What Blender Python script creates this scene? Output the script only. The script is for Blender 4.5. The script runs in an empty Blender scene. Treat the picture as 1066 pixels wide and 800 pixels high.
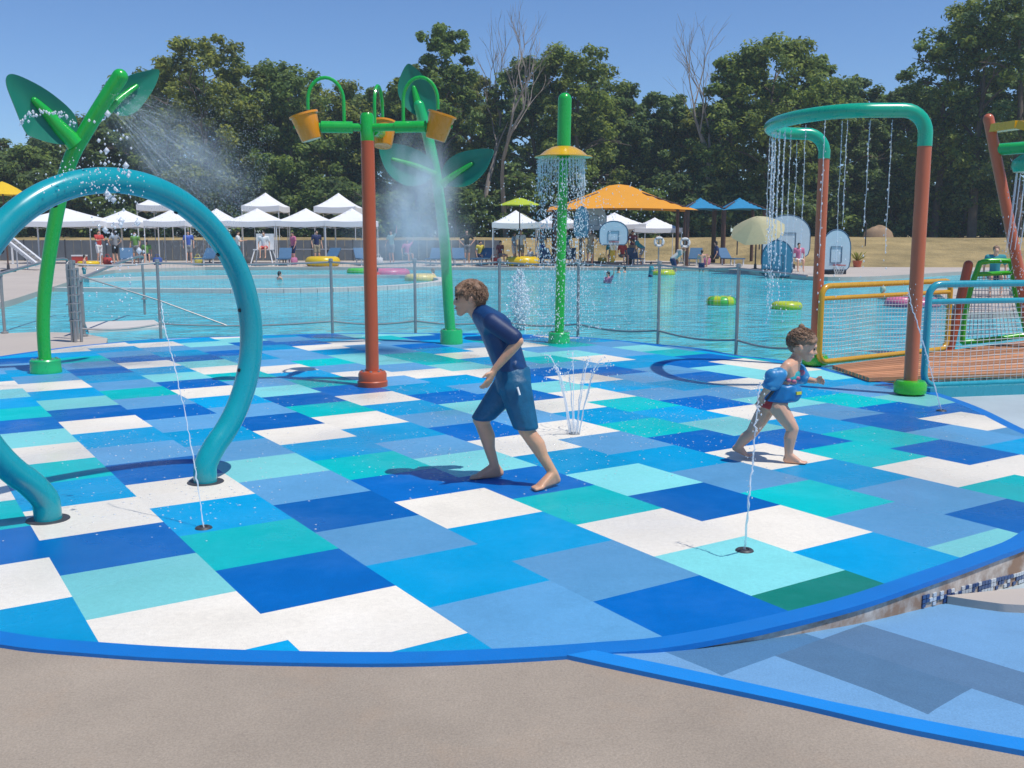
import bpy, bmesh, math, random
import numpy as np
from mathutils import Vector, Matrix, noise as mnoise

random.seed(7)
rng = np.random.default_rng(7)
S = bpy.context.scene
COL = S.collection
PI = math.pi

# ------------------------------------------------------------------ camera
F, PITCH, H = 1035.0, 0.1483, 1.5
CP, SP = math.cos(PITCH), math.sin(PITCH)
cam = bpy.data.cameras.new('camera')
cam.sensor_width = 36.0
cam.lens = F / 1066.0 * 36.0
cam.clip_start = 0.05
cam.clip_end = 3000
camo = bpy.data.objects.new('camera', cam)
COL.objects.link(camo)
camo.location = (0, 0, H)
camo.rotation_euler = (PI / 2 - PITCH, 0, 0)
S.camera = camo


def ray(x, y):
    u = (x - 533) / F
    v = (400 - y) / F
    return u, CP + v * SP, -SP + v * CP


def g(x, y, z=0.0):
    """surveyed point of the photograph on the level z"""
    dx, dy, dz = ray(x, y)
    t = (z - H) / dz
    return Vector((dx * t, dy * t, z))


def at(x, y, Y):
    """surveyed point of the photograph at the distance Y"""
    dx, dy, dz = ray(x, y)
    t = Y / dy
    return Vector((dx * t, Y, H + dz * t))


# ------------------------------------------------------------------ materials
MATS = {}


def nodes_of(name):
    m = bpy.data.materials.new(name)
    m.use_nodes = True
    nt = m.node_tree
    return m, nt, nt.nodes['Principled BSDF']


def N(nt, kind, **kw):
    n = nt.nodes.new(kind)
    for k, v in kw.items():
        if k in n.inputs:
            n.inputs[k].default_value = v
        else:
            setattr(n, k, v)
    return n


def mat(name, col, rough=0.5, spec=0.5, var=0.12, vscale=6.0, bump=0.0, bscale=80.0, coat=0.0,
        metal=0.0, speck=0.0, speckscale=300.0, detail=4.0, island=0.0, rvar=0.0, stretch=None):
    if name in MATS:
        return MATS[name]
    m, nt, b = nodes_of(name)
    L = nt.links
    b.inputs['Roughness'].default_value = rough
    b.inputs['Specular IOR Level'].default_value = spec
    b.inputs['Metallic'].default_value = metal
    b.inputs['Coat Weight'].default_value = coat
    b.inputs['Coat Roughness'].default_value = 0.08
    tc = N(nt, 'ShaderNodeTexCoord')
    base = N(nt, 'ShaderNodeRGB')
    base.outputs[0].default_value = (*col, 1)
    out = base.outputs[0]

    def modulate(out, fac_socket, lo, hi):
        mr = N(nt, 'ShaderNodeMapRange')
        mr.inputs['To Min'].default_value = lo
        mr.inputs['To Max'].default_value = hi
        L.new(fac_socket, mr.inputs['Value'])
        mx = N(nt, 'ShaderNodeMix', data_type='RGBA', blend_type='MULTIPLY')
        mx.inputs[0].default_value = 1.0
        L.new(out, mx.inputs[6])
        L.new(mr.outputs[0], mx.inputs[7])
        return mx.outputs[2]
    if var:
        n1 = N(nt, 'ShaderNodeTexNoise', Scale=vscale, Detail=detail, Roughness=0.6)
        if stretch:
            mp = N(nt, 'ShaderNodeMapping')
            mp.inputs['Scale'].default_value = stretch
            L.new(tc.outputs['Object'], mp.inputs['Vector'])
            L.new(mp.outputs[0], n1.inputs['Vector'])
        else:
            L.new(tc.outputs['Object'], n1.inputs['Vector'])
        out = modulate(out, n1.outputs['Fac'], 1 - var * 2, 1 + var * 2 * 0.7)
        if rvar:
            mr = N(nt, 'ShaderNodeMapRange')
            mr.inputs['From Min'].default_value = 0.35
            mr.inputs['From Max'].default_value = 0.65
            mr.inputs['To Min'].default_value = max(0.02, rough - rvar)
            mr.inputs['To Max'].default_value = min(1, rough + rvar)
            L.new(n1.outputs['Fac'], mr.inputs['Value'])
            L.new(mr.outputs[0], b.inputs['Roughness'])
    if speck:
        n2 = N(nt, 'ShaderNodeTexNoise', Scale=speckscale, Detail=2.0, Roughness=0.7)
        L.new(tc.outputs['Object'], n2.inputs['Vector'])
        out = modulate(out, n2.outputs['Fac'], 1 - speck * 2, 1 + speck * 2 * 0.7)
    if island:
        gi = N(nt, 'ShaderNodeNewGeometry')
        out = modulate(out, gi.outputs['Random Per Island'], 1 - island, 1 + island)
    L.new(out, b.inputs['Base Color'])
    if bump:
        n3 = N(nt, 'ShaderNodeTexNoise', Scale=bscale, Detail=5.0, Roughness=0.6)
        L.new(tc.outputs['Object'], n3.inputs['Vector'])
        bp = N(nt, 'ShaderNodeBump', Strength=bump, Distance=0.01)
        L.new(n3.outputs['Fac'], bp.inputs['Height'])
        L.new(bp.outputs[0], b.inputs['Normal'])
    MATS[name] = m
    return m


def paint(name, col, **kw):
    kw.setdefault('rough', 0.28)
    kw.setdefault('coat', 0.35)
    kw.setdefault('var', 0.08)
    kw.setdefault('vscale', 5.0)
    kw.setdefault('detail', 8.0)
    kw.setdefault('stretch', (2.0, 2.0, 0.8))
    kw.setdefault('rvar', 0.05)
    return mat(name, col, **kw)


def water_drop_mat():
    m, nt, b = nodes_of('falling_water')
    b.inputs['Base Color'].default_value = (0.88, 0.93, 0.97, 1)
    b.inputs['Roughness'].default_value = 0.08
    b.inputs['Specular IOR Level'].default_value = 1.0
    b.inputs['Alpha'].default_value = 0.62
    return m


def clear_water_mat(name='thin_water', alpha=0.3):
    m, nt, b = nodes_of(name)
    b.inputs['Base Color'].default_value = (0.85, 0.93, 0.97, 1)
    b.inputs['Roughness'].default_value = 0.05
    b.inputs['Specular IOR Level'].default_value = 1.0
    b.inputs['Alpha'].default_value = alpha
    return m


M_DROP = water_drop_mat()
M_THIN = clear_water_mat()
M_TEAL = paint('turquoise_paint', (0.003, 0.32, 0.37))
M_STALK = paint('green_paint', (0.012, 0.43, 0.05))
M_STALK2 = paint('mid_green_paint', (0.015, 0.44, 0.13))
M_LEAF = paint('leaf_green_paint', (0.003, 0.19, 0.115), rough=0.45, coat=0.1)
M_RUST = paint('orange_red_paint', (0.50, 0.092, 0.028), rough=0.4, coat=0.15)
M_CORAL = paint('coral_paint', (0.54, 0.135, 0.058), rough=0.4, coat=0.15)
M_SEA = paint('sea_green_paint', (0.004, 0.40, 0.23))
M_LIME = paint('bright_green_paint', (0.05, 0.46, 0.02))
M_YEL = paint('yellow_paint', (0.70, 0.40, 0.01))
M_ORG = paint('bucket_orange', (0.80, 0.29, 0.012))
M_GOLD = paint('golden_yellow_paint', (0.62, 0.33, 0.015))
M_CYAN = paint('cyan_paint', (0.02, 0.33, 0.42))
M_STEEL = mat('steel', (0.40, 0.39, 0.375), rough=0.4, metal=0.6, var=0.15, vscale=9)
M_DARK = mat('dark_metal', (0.05, 0.05, 0.055), rough=0.5)
M_BROWN = mat('brown_post_paint', (0.10, 0.045, 0.03), rough=0.5)
M_WHITE = mat('white_fabric', (0.80, 0.80, 0.80), rough=0.8, var=0.05, vscale=1.5)
M_WPAINT = paint('white_paint', (0.78, 0.78, 0.77))
M_NET = mat('white_net', (0.58, 0.60, 0.60), rough=0.8)
M_NETG = mat('grey_net', (0.42, 0.46, 0.48), rough=0.7)
M_CONC = mat('concrete', (0.39, 0.322, 0.248), rough=0.85, var=0.22, vscale=1.1, bump=0.4, bscale=110, speck=0.2,
             speckscale=130, detail=9)
M_DECK = mat('deck_concrete', (0.50, 0.44, 0.38), rough=0.85, var=0.1, vscale=0.5, bump=0.2, speck=0.06)
M_BLACK = mat('black_rubber', (0.015, 0.015, 0.017), rough=0.6)
def skin_mat(name, col):
    m = mat(name, col, rough=0.42, var=0.10, vscale=11, bump=0.15, bscale=140)
    b = m.node_tree.nodes['Principled BSDF']
    b.inputs['Subsurface Weight'].default_value = 0.25
    b.inputs['Subsurface Radius'].default_value = (1.0, .35, .18)
    b.inputs['Subsurface Scale'].default_value = 0.012
    b.inputs['Coat Weight'].default_value = 0.12
    b.inputs['Coat Roughness'].default_value = 0.2
    return m


SKIN = skin_mat('skin', (0.66, 0.36, 0.215))
SKIN2 = skin_mat('fair_skin', (0.72, 0.405, 0.265))

# ------------------------------------------------------------------ object helpers
OFF = {}


def props(o, label=None, cat=None, group=None, kind=None):
    if label:
        o['label'] = label
    if cat:
        o['category'] = cat
    if group:
        o['group'] = group
    if kind:
        o['kind'] = kind
    return o


def thing(name, label, cat, loc=(0, 0, 0), group=None):
    o = bpy.data.objects.new(name, None)
    COL.objects.link(o)
    o.location = loc
    o.empty_display_size = 0.2
    OFF[o] = Vector(loc)
    return props(o, label, cat, group)


def link(name, me, parent=None, mats=None):
    o = bpy.data.objects.new(name, me)
    COL.objects.link(o)
    if mats is not None:
        for m in (mats if isinstance(mats, (list, tuple)) else [mats]):
            me.materials.append(m)
    if parent is not None:
        off = OFF.get(parent, Vector((0, 0, 0)))
        me.transform(Matrix.Translation(-off))
        OFF[o] = off
        o.parent = parent
    else:
        OFF[o] = Vector((0, 0, 0))
    return o


def dup(o, parent=None, loc=None, scale=None, rz=None, **kw):
    c = o.copy()
    COL.objects.link(c)
    c.parent = parent
    for ch in list(o.children):
        dup(ch, c)
    if loc is not None:
        c.location = loc
    if scale is not None:
        c.scale = scale
    if rz is not None:
        c.rotation_euler = (0, 0, rz)
    if kw:
        props(c, **kw)
    return c


def frame_of(d, up=Vector((0, 0, 1))):
    d = d.normalized()
    if abs(d.dot(up)) > 0.97:
        up = Vector((1, 0, 0))
    a = d.cross(up).normalized()
    return a, d.cross(a).normalized()


class MB:
    def __init__(s):
        s.v, s.f, s.mi = [], [], []

    def add(s, vs, fs, m=0):
        n = len(s.v)
        s.v += [tuple(p) for p in vs]
        s.f += [tuple(i + n for i in f) for f in fs]
        s.mi += [m] * len(fs)
        return s

    def box(s, c, size, rz=0.0, m=0, rot=None):
        c = Vector(c)
        R = rot if rot is not None else Matrix.Rotation(rz, 3, 'Z')
        vs = [c + R @ Vector((i * size[0] / 2, j * size[1] / 2, k * size[2] / 2))
              for i in (-1, 1) for j in (-1, 1) for k in (-1, 1)]
        fs = [(0, 1, 3, 2), (4, 6, 7, 5), (0, 4, 5, 1), (2, 3, 7, 6), (0, 2, 6, 4), (1, 5, 7, 3)]
        return s.add(vs, fs, m)

    def bar(s, a, b, w, h, m=0):
        a, b = Vector(a), Vector(b)
        d = b - a
        x, y = frame_of(d)
        R = Matrix((d.normalized(), x, y)).transposed()
        return s.box((a + b) / 2, (d.length, w, h), m=m, rot=R)

    def tube(s, pts, r, seg=12, m=0, cap=True, closed=False):
        pts = [Vector(p) for p in pts]
        n = len(pts)
        rs = r if isinstance(r, (list, tuple)) else [r] * n
        vs = []
        prev = None
        for i, p in enumerate(pts):
            if closed:
                d = pts[(i + 1) % n] - pts[i - 1]
            else:
                d = pts[min(i + 1, n - 1)] - pts[max(i - 1, 0)]
            if d.length < 1e-9:
                d = Vector((0, 0, 1))
            d.normalize()
            if prev is None:
                a, b = frame_of(d)
            else:
                a = (prev - d * prev.dot(d))
                if a.length < 1e-6:
                    a, b = frame_of(d)
                a.normalize()
                b = d.cross(a)
            prev = a
            for k in range(seg):
                t = 2 * PI * k / seg
                vs.append(p + (a * math.cos(t) + b * math.sin(t)) * rs[i])
        fs = []
        for i in range(n if closed else n - 1):
            j = (i + 1) % n
            for k in range(seg):
                k2 = (k + 1) % seg
                fs.append((i * seg + k, i * seg + k2, j * seg + k2, j * seg + k))
        if cap and not closed:
            fs.append(tuple(range(seg - 1, -1, -1)))
            fs.append(tuple((n - 1) * seg + k for k in range(seg)))
        return s.add(vs, fs, m)

    def lathe(s, c, prof, seg=24, m=0, axis=Vector((0, 0, 1))):
        c = Vector(c)
        ax = Vector(axis).normalized()
        a, b = frame_of(ax)
        vs, fs = [], []
        for r, h in prof:
            for k in range(seg):
                t = 2 * PI * k / seg
                vs.append(c + ax * h + (a * math.cos(t) + b * math.sin(t)) * r)
        for i in range(len(prof) - 1):
            for k in range(seg):
                k2 = (k + 1) % seg
                fs.append((i * seg + k, i * seg + k2, (i + 1) * seg + k2, (i + 1) * seg + k))
        if prof[0][0] > 1e-6:
            fs.append(tuple(range(seg - 1, -1, -1)))
        if prof[-1][0] > 1e-6:
            fs.append(tuple((len(prof) - 1) * seg + k for k in range(seg)))
        return s.add(vs, fs, m)

    def ball(s, c, r, seg=10, rings=6, m=0, R=None):
        c = Vector(c)
        rr = r if isinstance(r, (list, tuple)) else (r, r, r)
        vs, fs = [], []
        for i in range(rings + 1):
            ph = PI * i / rings
            for k in range(seg):
                t = 2 * PI * k / seg
                q = Vector((rr[0] * math.sin(ph) * math.cos(t), rr[1] * math.sin(ph) * math.sin(t), rr[2] * math.cos(ph)))
                if R is not None:
                    q = R @ q
                vs.append(c + q)
        for i in range(rings):
            for k in range(seg):
                k2 = (k + 1) % seg
                fs.append((i * seg + k, (i + 1) * seg + k, (i + 1) * seg + k2, i * seg + k2))
        return s.add(vs, fs, m)

    def plate(s, pts, nrm, th, m=0):
        """flat outline given real thickness"""
        n = len(pts)
        nrm = Vector(nrm).normalized() * th / 2
        vs = [Vector(p) + nrm for p in pts] + [Vector(p) - nrm for p in pts]
        fs = [tuple(range(n)), tuple(range(2 * n - 1, n - 1, -1))]
        for i in range(n):
            j = (i + 1) % n
            fs.append((i, i + n, j + n, j))
        return s.add(vs, fs, m)

    def build(s, name, mats, parent=None, smooth=0.6, clean=True):
        me = bpy.data.meshes.new(name)
        me.from_pydata(s.v, [], s.f)
        bm = bmesh.new()
        bm.from_mesh(me)
        if clean:
            bmesh.ops.remove_doubles(bm, verts=bm.verts, dist=1e-5)
        bmesh.ops.recalc_face_normals(bm, faces=bm.faces)
        if not clean or len(bm.faces) == len(s.mi):
            for f, k in zip(bm.faces, s.mi):
                f.material_index = k
        bm.to_mesh(me)
        bm.free()
        if smooth:
            me.polygons.foreach_set('use_smooth', [True] * len(me.polygons))
            me.set_sharp_from_angle(angle=smooth)
        return link(name, me, parent, mats)


def spline(pts, n=8, closed=False):
    P = [Vector(p) for p in pts]
    out = []
    k = len(P)
    rngi = range(k if closed else k - 1)
    for i in rngi:
        if closed:
            p0, p1, p2, p3 = P[i - 1], P[i], P[(i + 1) % k], P[(i + 2) % k]
        else:
            p0, p1, p2, p3 = P[max(i - 1, 0)], P[i], P[i + 1], P[min(i + 2, k - 1)]
        for j in range(n):
            t = j / n
            out.append(0.5 * ((2 * p1) + (p2 - p0) * t + (2 * p0 - 5 * p1 + 4 * p2 - p3) * t * t
                              + (3 * p1 - p0 - 3 * p2 + p3) * t ** 3))
    if not closed:
        out.append(P[-1])
    return out


def sheet(name, poly, z, m, parent=None, kind=None, depth=0.0):
    """level sheet over an outline, optional skirt"""
    bm = bmesh.new()
    vs = [bm.verts.new((p[0], p[1], z)) for p in poly]
    f = bm.faces.new(vs)
    bm.normal_update()
    bmesh.ops.triangulate(bm, faces=[f])
    bmesh.ops.recalc_face_normals(bm, faces=bm.faces)
    if bm.faces[:][0].normal.z < 0:
        bmesh.ops.reverse_faces(bm, faces=bm.faces)
    if depth:
        lo = [bm.verts.new((p[0], p[1], z - depth)) for p in poly]
        for i in range(len(vs)):
            j = (i + 1) % len(vs)
            bm.faces.new((vs[i], vs[j], lo[j], lo[i]))
    me = bpy.data.meshes.new(name)
    bm.to_mesh(me)
    bm.free()
    o = link(name, me, parent, m)
    if kind:
        o['kind'] = kind
    return o


OCT_V = np.array([(1, 0, 0), (-1, 0, 0), (0, 1, 0), (0, -1, 0), (0, 0, 1), (0, 0, -1)], float)
OCT_F = np.array([(0, 2, 4), (2, 1, 4), (1, 3, 4), (3, 0, 4), (2, 0, 5), (1, 2, 5), (3, 1, 5), (0, 3, 5)])


def drops(name, pts, rad, m, parent=None, stretch=1.0, flat=None):
    pts = np.asarray(pts, float).reshape(-1, 3)
    rad = np.broadcast_to(np.asarray(rad, float), (len(pts),))
    sc = np.ones((len(pts), 1, 3))
    sc[:, 0, 2] = stretch if flat is None else flat
    V = pts[:, None, :] + OCT_V[None] * rad[:, None, None] * sc
    Fc = OCT_F[None] + (np.arange(len(pts)) * 6)[:, None, None]
    me = bpy.data.meshes.new(name)
    me.from_pydata(V.reshape(-1, 3).tolist(), [], Fc.reshape(-1, 3).tolist())
    me.polygons.foreach_set('use_smooth', [True] * len(me.polygons))
    return props(link(name, me, parent, m), kind='stuff')


# ------------------------------------------------------------------ world and sun
SUN = Vector((0.40, -0.24, 1.0)).normalized()
el = math.asin(SUN.z)
az = math.atan2(SUN.x, SUN.y)
w = bpy.data.worlds.new('World')
S.world = w
w.use_nodes = True
wn = w.node_tree
bg = wn.nodes['Background']
sky = wn.nodes.new('ShaderNodeTexSky')
sky.sky_type = 'NISHITA'
sky.sun_disc = False
sky.sun_elevation = el
sky.sun_rotation = az
sky.altitude = 300
sky.air_density = 1.0
sky.dust_density = 0.0
sky.ozone_density = 4.0
tint = wn.nodes.new('ShaderNodeMix')
tint.data_type = 'RGBA'
tint.blend_type = 'MULTIPLY'
tint.inputs[0].default_value = 1.0
tint.inputs[7].default_value = (0.54, 0.68, 0.87, 1)
wn.links.new(sky.outputs[0], tint.inputs[6])
wn.links.new(tint.outputs[2], bg.inputs['Color'])
bg.inputs['Strength'].default_value = 0.14
sun = bpy.data.lights.new('sun', 'SUN')
sun.energy = 4.0
sun.angle = math.radians(0.53)
sun.color = (1.0, 0.955, 0.89)
suno = bpy.data.objects.new('sun', sun)
COL.objects.link(suno)
suno.location = (20, -12, 50)
suno.rotation_euler = (-SUN).to_track_quat('-Z', 'Y').to_euler()
S.view_settings.view_transform = 'Standard'
S.view_settings.look = 'None'
S.view_settings.exposure = 0.0
S.view_settings.gamma = 1.0
S.cycles.max_bounces = 8
S.cycles.transparent_max_bounces = 24
S.cycles.volume_step_rate = 4.0
S.cycles.volume_bounces = 3
S.cycles.use_denoising = True

# ------------------------------------------------------------------ splash pad with its colour tiles
pad_px = [(0, 671), (100, 681), (200, 687), (300, 690), (400, 691), (480, 689), (560, 685), (630, 680), (698, 674),
          (788, 657), (892, 631), (963, 607), (1035, 581), (1085, 558), (1140, 505), (1120, 470), (1066, 447), (1023, 426), (988, 413),
          (960, 405), (915, 397), (872, 387), (850, 381), (805, 374), (768, 370), (730, 363), (686, 358.5), (640, 354),
          (602, 351), (520, 347.5), (432, 347), (345, 347.5), (250, 350), (165, 353), (110, 357.5), (65, 362), (0, 371),
          (-80, 384), (-230, 430), (-260, 500), (-190, 590), (-90, 648)]
pad_out = spline([g(x, y) for x, y in pad_px], 5, True)


def inset(poly, d):
    n = len(poly)
    area = sum(poly[i].x * poly[(i + 1) % n].y - poly[(i + 1) % n].x * poly[i].y for i in range(n))
    sg = 1 if area > 0 else -1
    out = []
    for i in range(n):
        t = (poly[(i + 1) % n] - poly[i - 1])
        t.z = 0
        t.normalize()
        out.append(poly[i] + Vector((-t.y, t.x, 0)) * d * sg)
    return out


pad_in = inset(pad_out, 0.10)
TH, A0, B0, TL, TW = -0.5745, 1.2217, 3.7415, 0.6167, 0.6
CD = Vector((math.sin(TH), math.cos(TH), 0))
RD = Vector((CD.y, -CD.x, 0))


def clip(subject, a, b):
    out = []
    for i in range(len(subject)):
        p, q = subject[i - 1], subject[i]
        sp_ = (b - a).cross(p - a).z
        sq = (b - a).cross(q - a).z
        if sq >= 0:
            if sp_ < 0:
                out.append(p + (q - p) * (sp_ / (sp_ - sq)))
            out.append(q)
        elif sp_ >= 0:
            out.append(p + (q - p) * (sp_ / (sp_ - sq)))
    return out


# colours read off the photograph, column by column (first row number, then one letter a tile)
TILES = {
    -2: (-1, 'DBWDTWBPLDBWTDPB'), -1: (-2, 'BWLDWBTWLDTBLWBPDPB'),
    0: (-2, 'BWDTBWDPBWDLBWPBPDBP'), 1: (-3, 'PPBPDPLPBPDPTPBDPTBW'),
    2: (-3, 'BDPBWDTBWDPBWDLBWDPBWT'), 3: (-3, 'GLWTDLPBWTDLPTWLDBPWB'),
    4: (-3, 'DBWDLBWDPBWDTBWPBDPLBW'), 5: (-3, 'LPTPBPWPLDBPWPTPPBDLW'),
    6: (-3, 'BDPBWDTBWDPBWPLLBWDPB'), 7: (-2, 'TWTDLBTWLDWLTTPPWBDP'),
    8: (-2, 'BWDTBWDPBWDPBWBDPTL'), 9: (-2, 'DBPDPLPBPDPTLWPBDL'),
    10: (-2, 'LBPWDTBWDPBWLPWTBD'), 11: (-2, 'BPWDLPBLLDBPPTBDPW'),
    12: (-1, 'DBPTDBLWWDTLPBW'), -3: (-1, 'WDLBTPWDBLPDBTWP'),
}
KEYS = 'DBTLPWG'
TCOL = {'D': (0.0, 0.130, 0.45), 'B': (0.0, 0.325, 0.62), 'T': (0.0, 0.48, 0.49), 'L': (0.21, 0.63, 0.63),
        'P': (0.115, 0.34, 0.58), 'W': (0.82, 0.765, 0.655), 'G': (0.005, 0.19, 0.15)}


def tile_mat(key):
    """poured rubber tile: fine grain, dry and wet patches"""
    m, nt, b = nodes_of('rubber_' + {'D': 'deep_blue', 'B': 'bright_blue', 'T': 'turquoise', 'L': 'light_aqua', 'P': 'periwinkle',
                                     'W': 'white', 'G': 'green'}[key])
    L = nt.links
    tc = N(nt, 'ShaderNodeTexCoord')
    c = TCOL[key]
    n1 = N(nt, 'ShaderNodeTexNoise', Scale=2.2, Detail=8.0, Roughness=0.65)
    L.new(tc.outputs['Object'], n1.inputs['Vector'])
    n2 = N(nt, 'ShaderNodeTexNoise', Scale=210.0, Detail=2.0)
    L.new(tc.outputs['Object'], n2.inputs['Vector'])
    n4 = N(nt, 'ShaderNodeTexNoise', Scale=38.0, Detail=6.0, Roughness=0.75)
    L.new(tc.outputs['Object'], n4.inputs['Vector'])
    out = None
    for nn, lo, hi in ((n1, 0.86, 1.12), (n2, 0.86, 1.12), (n4, 0.9, 1.1)):
        mr = N(nt, 'ShaderNodeMapRange')
        mr.inputs['From Min'].default_value = 0.25
        mr.inputs['From Max'].default_value = 0.75
        mr.inputs['To Min'].default_value = lo
        mr.inputs['To Max'].default_value = hi
        L.new(nn.outputs['Fac'], mr.inputs['Value'])
        if out is None:
            out = mr.outputs[0]
        else:
            mm = N(nt, 'ShaderNodeMath', operation='MULTIPLY')
            L.new(out, mm.inputs[0])
            L.new(mr.outputs[0], mm.inputs[1])
            out = mm.outputs[0]
    gi = N(nt, 'ShaderNodeNewGeometry')
    mr = N(nt, 'ShaderNodeMapRange')
    mr.inputs['To Min'].default_value = 0.86 if key != 'W' else 0.94
    mr.inputs['To Max'].default_value = 1.10 if key != 'W' else 1.02
    L.new(gi.outputs['Random Per Island'], mr.inputs['Value'])
    mm = N(nt, 'ShaderNodeMath', operation='MULTIPLY')
    L.new(out, mm.inputs[0])
    L.new(mr.outputs[0], mm.inputs[1])
    out = mm.outputs[0]
    mx = N(nt, 'ShaderNodeMix', data_type='RGBA', blend_type='MULTIPLY')
    mx.inputs[0].default_value = 1.0
    mx.inputs[6].default_value = (*c, 1)
    L.new(out, mx.inputs[7])
    # worn tan scuffs on the pale tiles
    if key in 'W':
        n5 = N(nt, 'ShaderNodeTexNoise', Scale=9.0, Detail=9.0, Roughness=0.8)
        mp = N(nt, 'ShaderNodeMapping')
        mp.inputs['Scale'].default_value = (1.0, 3.0, 1.0)
        L.new(tc.outputs['Object'], mp.inputs['Vector'])
        L.new(mp.outputs[0], n5.inputs['Vector'])
        cr = N(nt, 'ShaderNodeMapRange')
        cr.inputs['From Min'].default_value = 0.56
        cr.inputs['From Max'].default_value = 0.72
        cr.inputs['To Max'].default_value = 0.5
        L.new(n5.outputs['Fac'], cr.inputs['Value'])
        m2 = N(nt, 'ShaderNodeMix', data_type='RGBA')
        L.new(cr.outputs[0], m2.inputs[0])
        L.new(mx.outputs[2], m2.inputs[6])
        m2.inputs[7].default_value = (0.66, 0.59, 0.49, 1)
        L.new(m2.outputs[2], b.inputs['Base Color'])
    else:
        L.new(mx.outputs[2], b.inputs['Base Color'])
    # wet patches shine
    n6 = N(nt, 'ShaderNodeTexNoise', Scale=0.55, Detail=5.0, Roughness=0.6)
    L.new(tc.outputs['Object'], n6.inputs['Vector'])
    rr = N(nt, 'ShaderNodeMapRange')
    rr.inputs['From Min'].default_value = 0.42
    rr.inputs['From Max'].default_value = 0.6
    rr.inputs['To Min'].default_value = 0.65
    rr.inputs['To Max'].default_value = 0.16
    L.new(n6.outputs['Fac'], rr.inputs['Value'])
    L.new(rr.outputs[0], b.inputs['Roughness'])
    r2 = N(nt, 'ShaderNodeMapRange')
    r2.inputs['From Min'].default_value = 0.45
    r2.inputs['From Max'].default_value = 0.62
    r2.inputs['To Min'].default_value = 0.08
    r2.inputs['To Max'].default_value = 0.5
    L.new(n6.outputs['Fac'], r2.inputs['Value'])
    L.new(r2.outputs[0], b.inputs['Specular IOR Level'])
    n3 = N(nt, 'ShaderNodeTexNoise', Scale=120.0, Detail=3.0)
    L.new(tc.outputs['Object'], n3.inputs['Vector'])
    bp = N(nt, 'ShaderNodeBump', Strength=0.35, Distance=0.004)
    L.new(n3.outputs['Fac'], bp.inputs['Height'])
    L.new(bp.outputs[0], b.inputs['Normal'])
    return m


pad_mats = [tile_mat(k) for k in KEYS]
M_BORDER = mat('border_blue_rubber', (0.0, 0.17, 0.55), rough=0.5, var=0.07, bump=0.25, bscale=120, speck=0.05)
pad_mats.append(M_BORDER)
mb = MB()
tile_rng = random.Random(3)
subj = [Vector((p.x, p.y, 0)) for p in pad_in]
n_ = len(subj)
if sum(subj[i].x * subj[(i + 1) % n_].y - subj[(i + 1) % n_].x * subj[i].y for i in range(n_)) < 0:
    subj.reverse()
for k in range(-18, 18):
    a0 = A0 + TW * k
    for j in range(-12, 34):
        b0 = B0 + (0 if k % 2 == 0 else TL / 2) + TL * j
        q = [RD * a0 + CD * b0, RD * (a0 + TW) + CD * b0, RD * (a0 + TW) + CD * (b0 + TL), RD * a0 + CD * (b0 + TL)]
        poly = subj
        for i in range(4):
            poly = clip(poly, q[i], q[(i + 1) % 4])
            if len(poly) < 3:
                break
        if len(poly) < 3:
            continue
        key = None
        if k in TILES:
            st, s_ = TILES[k]
            if 0 <= j - st < len(s_):
                key = s_[j - st]
        if key is None:
            key = tile_rng.choice('DDBBBBTTLLPPPPWW')
        mb.add(poly, [tuple(range(len(poly)))], KEYS.index(key))
mb.build('splash_pad', pad_mats, smooth=0, clean=False)['kind'] = 'structure'
mb = MB()
no = len(pad_out)
for i in range(no):
    j = (i + 1) % no
    a, b, c, d = pad_out[i], pad_out[j], pad_in[j], pad_in[i]
    mb.add([a, b, c, d], [(0, 1, 2, 3)], 0)
    up = Vector((0, 0, -0.022))
    mb.add([a, b, b + up, a + up], [(0, 1, 2, 3)], 0)
mb.build('splash_pad_border', [M_BORDER], smooth=0.8)['kind'] = 'structure'


# concrete side of the raised pad with a band of small blue pool tiles
def basin_wall_mat():
    m, nt, b = nodes_of('stained_basin_wall')
    L = nt.links
    tc = N(nt, 'ShaderNodeTexCoord')
    n1 = N(nt, 'ShaderNodeTexNoise', Scale=5.0, Detail=8.0, Roughness=0.7)
    L.new(tc.outputs['Object'], n1.inputs['Vector'])
    cr = N(nt, 'ShaderNodeValToRGB')
    e = cr.color_ramp.elements
    e[0].position = 0.38
    e[0].color = (0.29, 0.18, 0.115, 1)
    e[1].position = 0.62
    e[1].color = (0.62, 0.57, 0.50, 1)
    x = cr.color_ramp.elements.new(0.5)
    x.color = (0.43, 0.36, 0.30, 1)
    L.new(n1.outputs['Fac'], cr.inputs[0])
    L.new(cr.outputs[0], b.inputs['Base Color'])
    b.inputs['Roughness'].default_value = 0.8
    return m


def basin_z(x, y):
    e = min(1.0, max(0.0, (y - 6.3) / 2.0))
    return -min(0.24, 0.095 * max(0.0, 0.35 * (x - 0.5) + (y - 3.35))) * (1 - .78 * e * e * (3 - 2 * e))


mb = MB()
for i in range(no):
    j = (i + 1) % no
    a, b = pad_out[i].copy(), pad_out[j].copy()
    a = a + (Vector((0, 8.5, 0)) - a).normalized() * 0.012
    b = b + (Vector((0, 8.5, 0)) - b).normalized() * 0.012
    mb.add([a + Vector((0, 0, -0.018)), b + Vector((0, 0, -0.018)), b + Vector((0, 0, -0.55)), a + Vector((0, 0, -0.55))],
           [(0, 1, 2, 3)])
mb.build('basin_wall', [basin_wall_mat()], smooth=0.8)['kind'] = 'structure'
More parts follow.
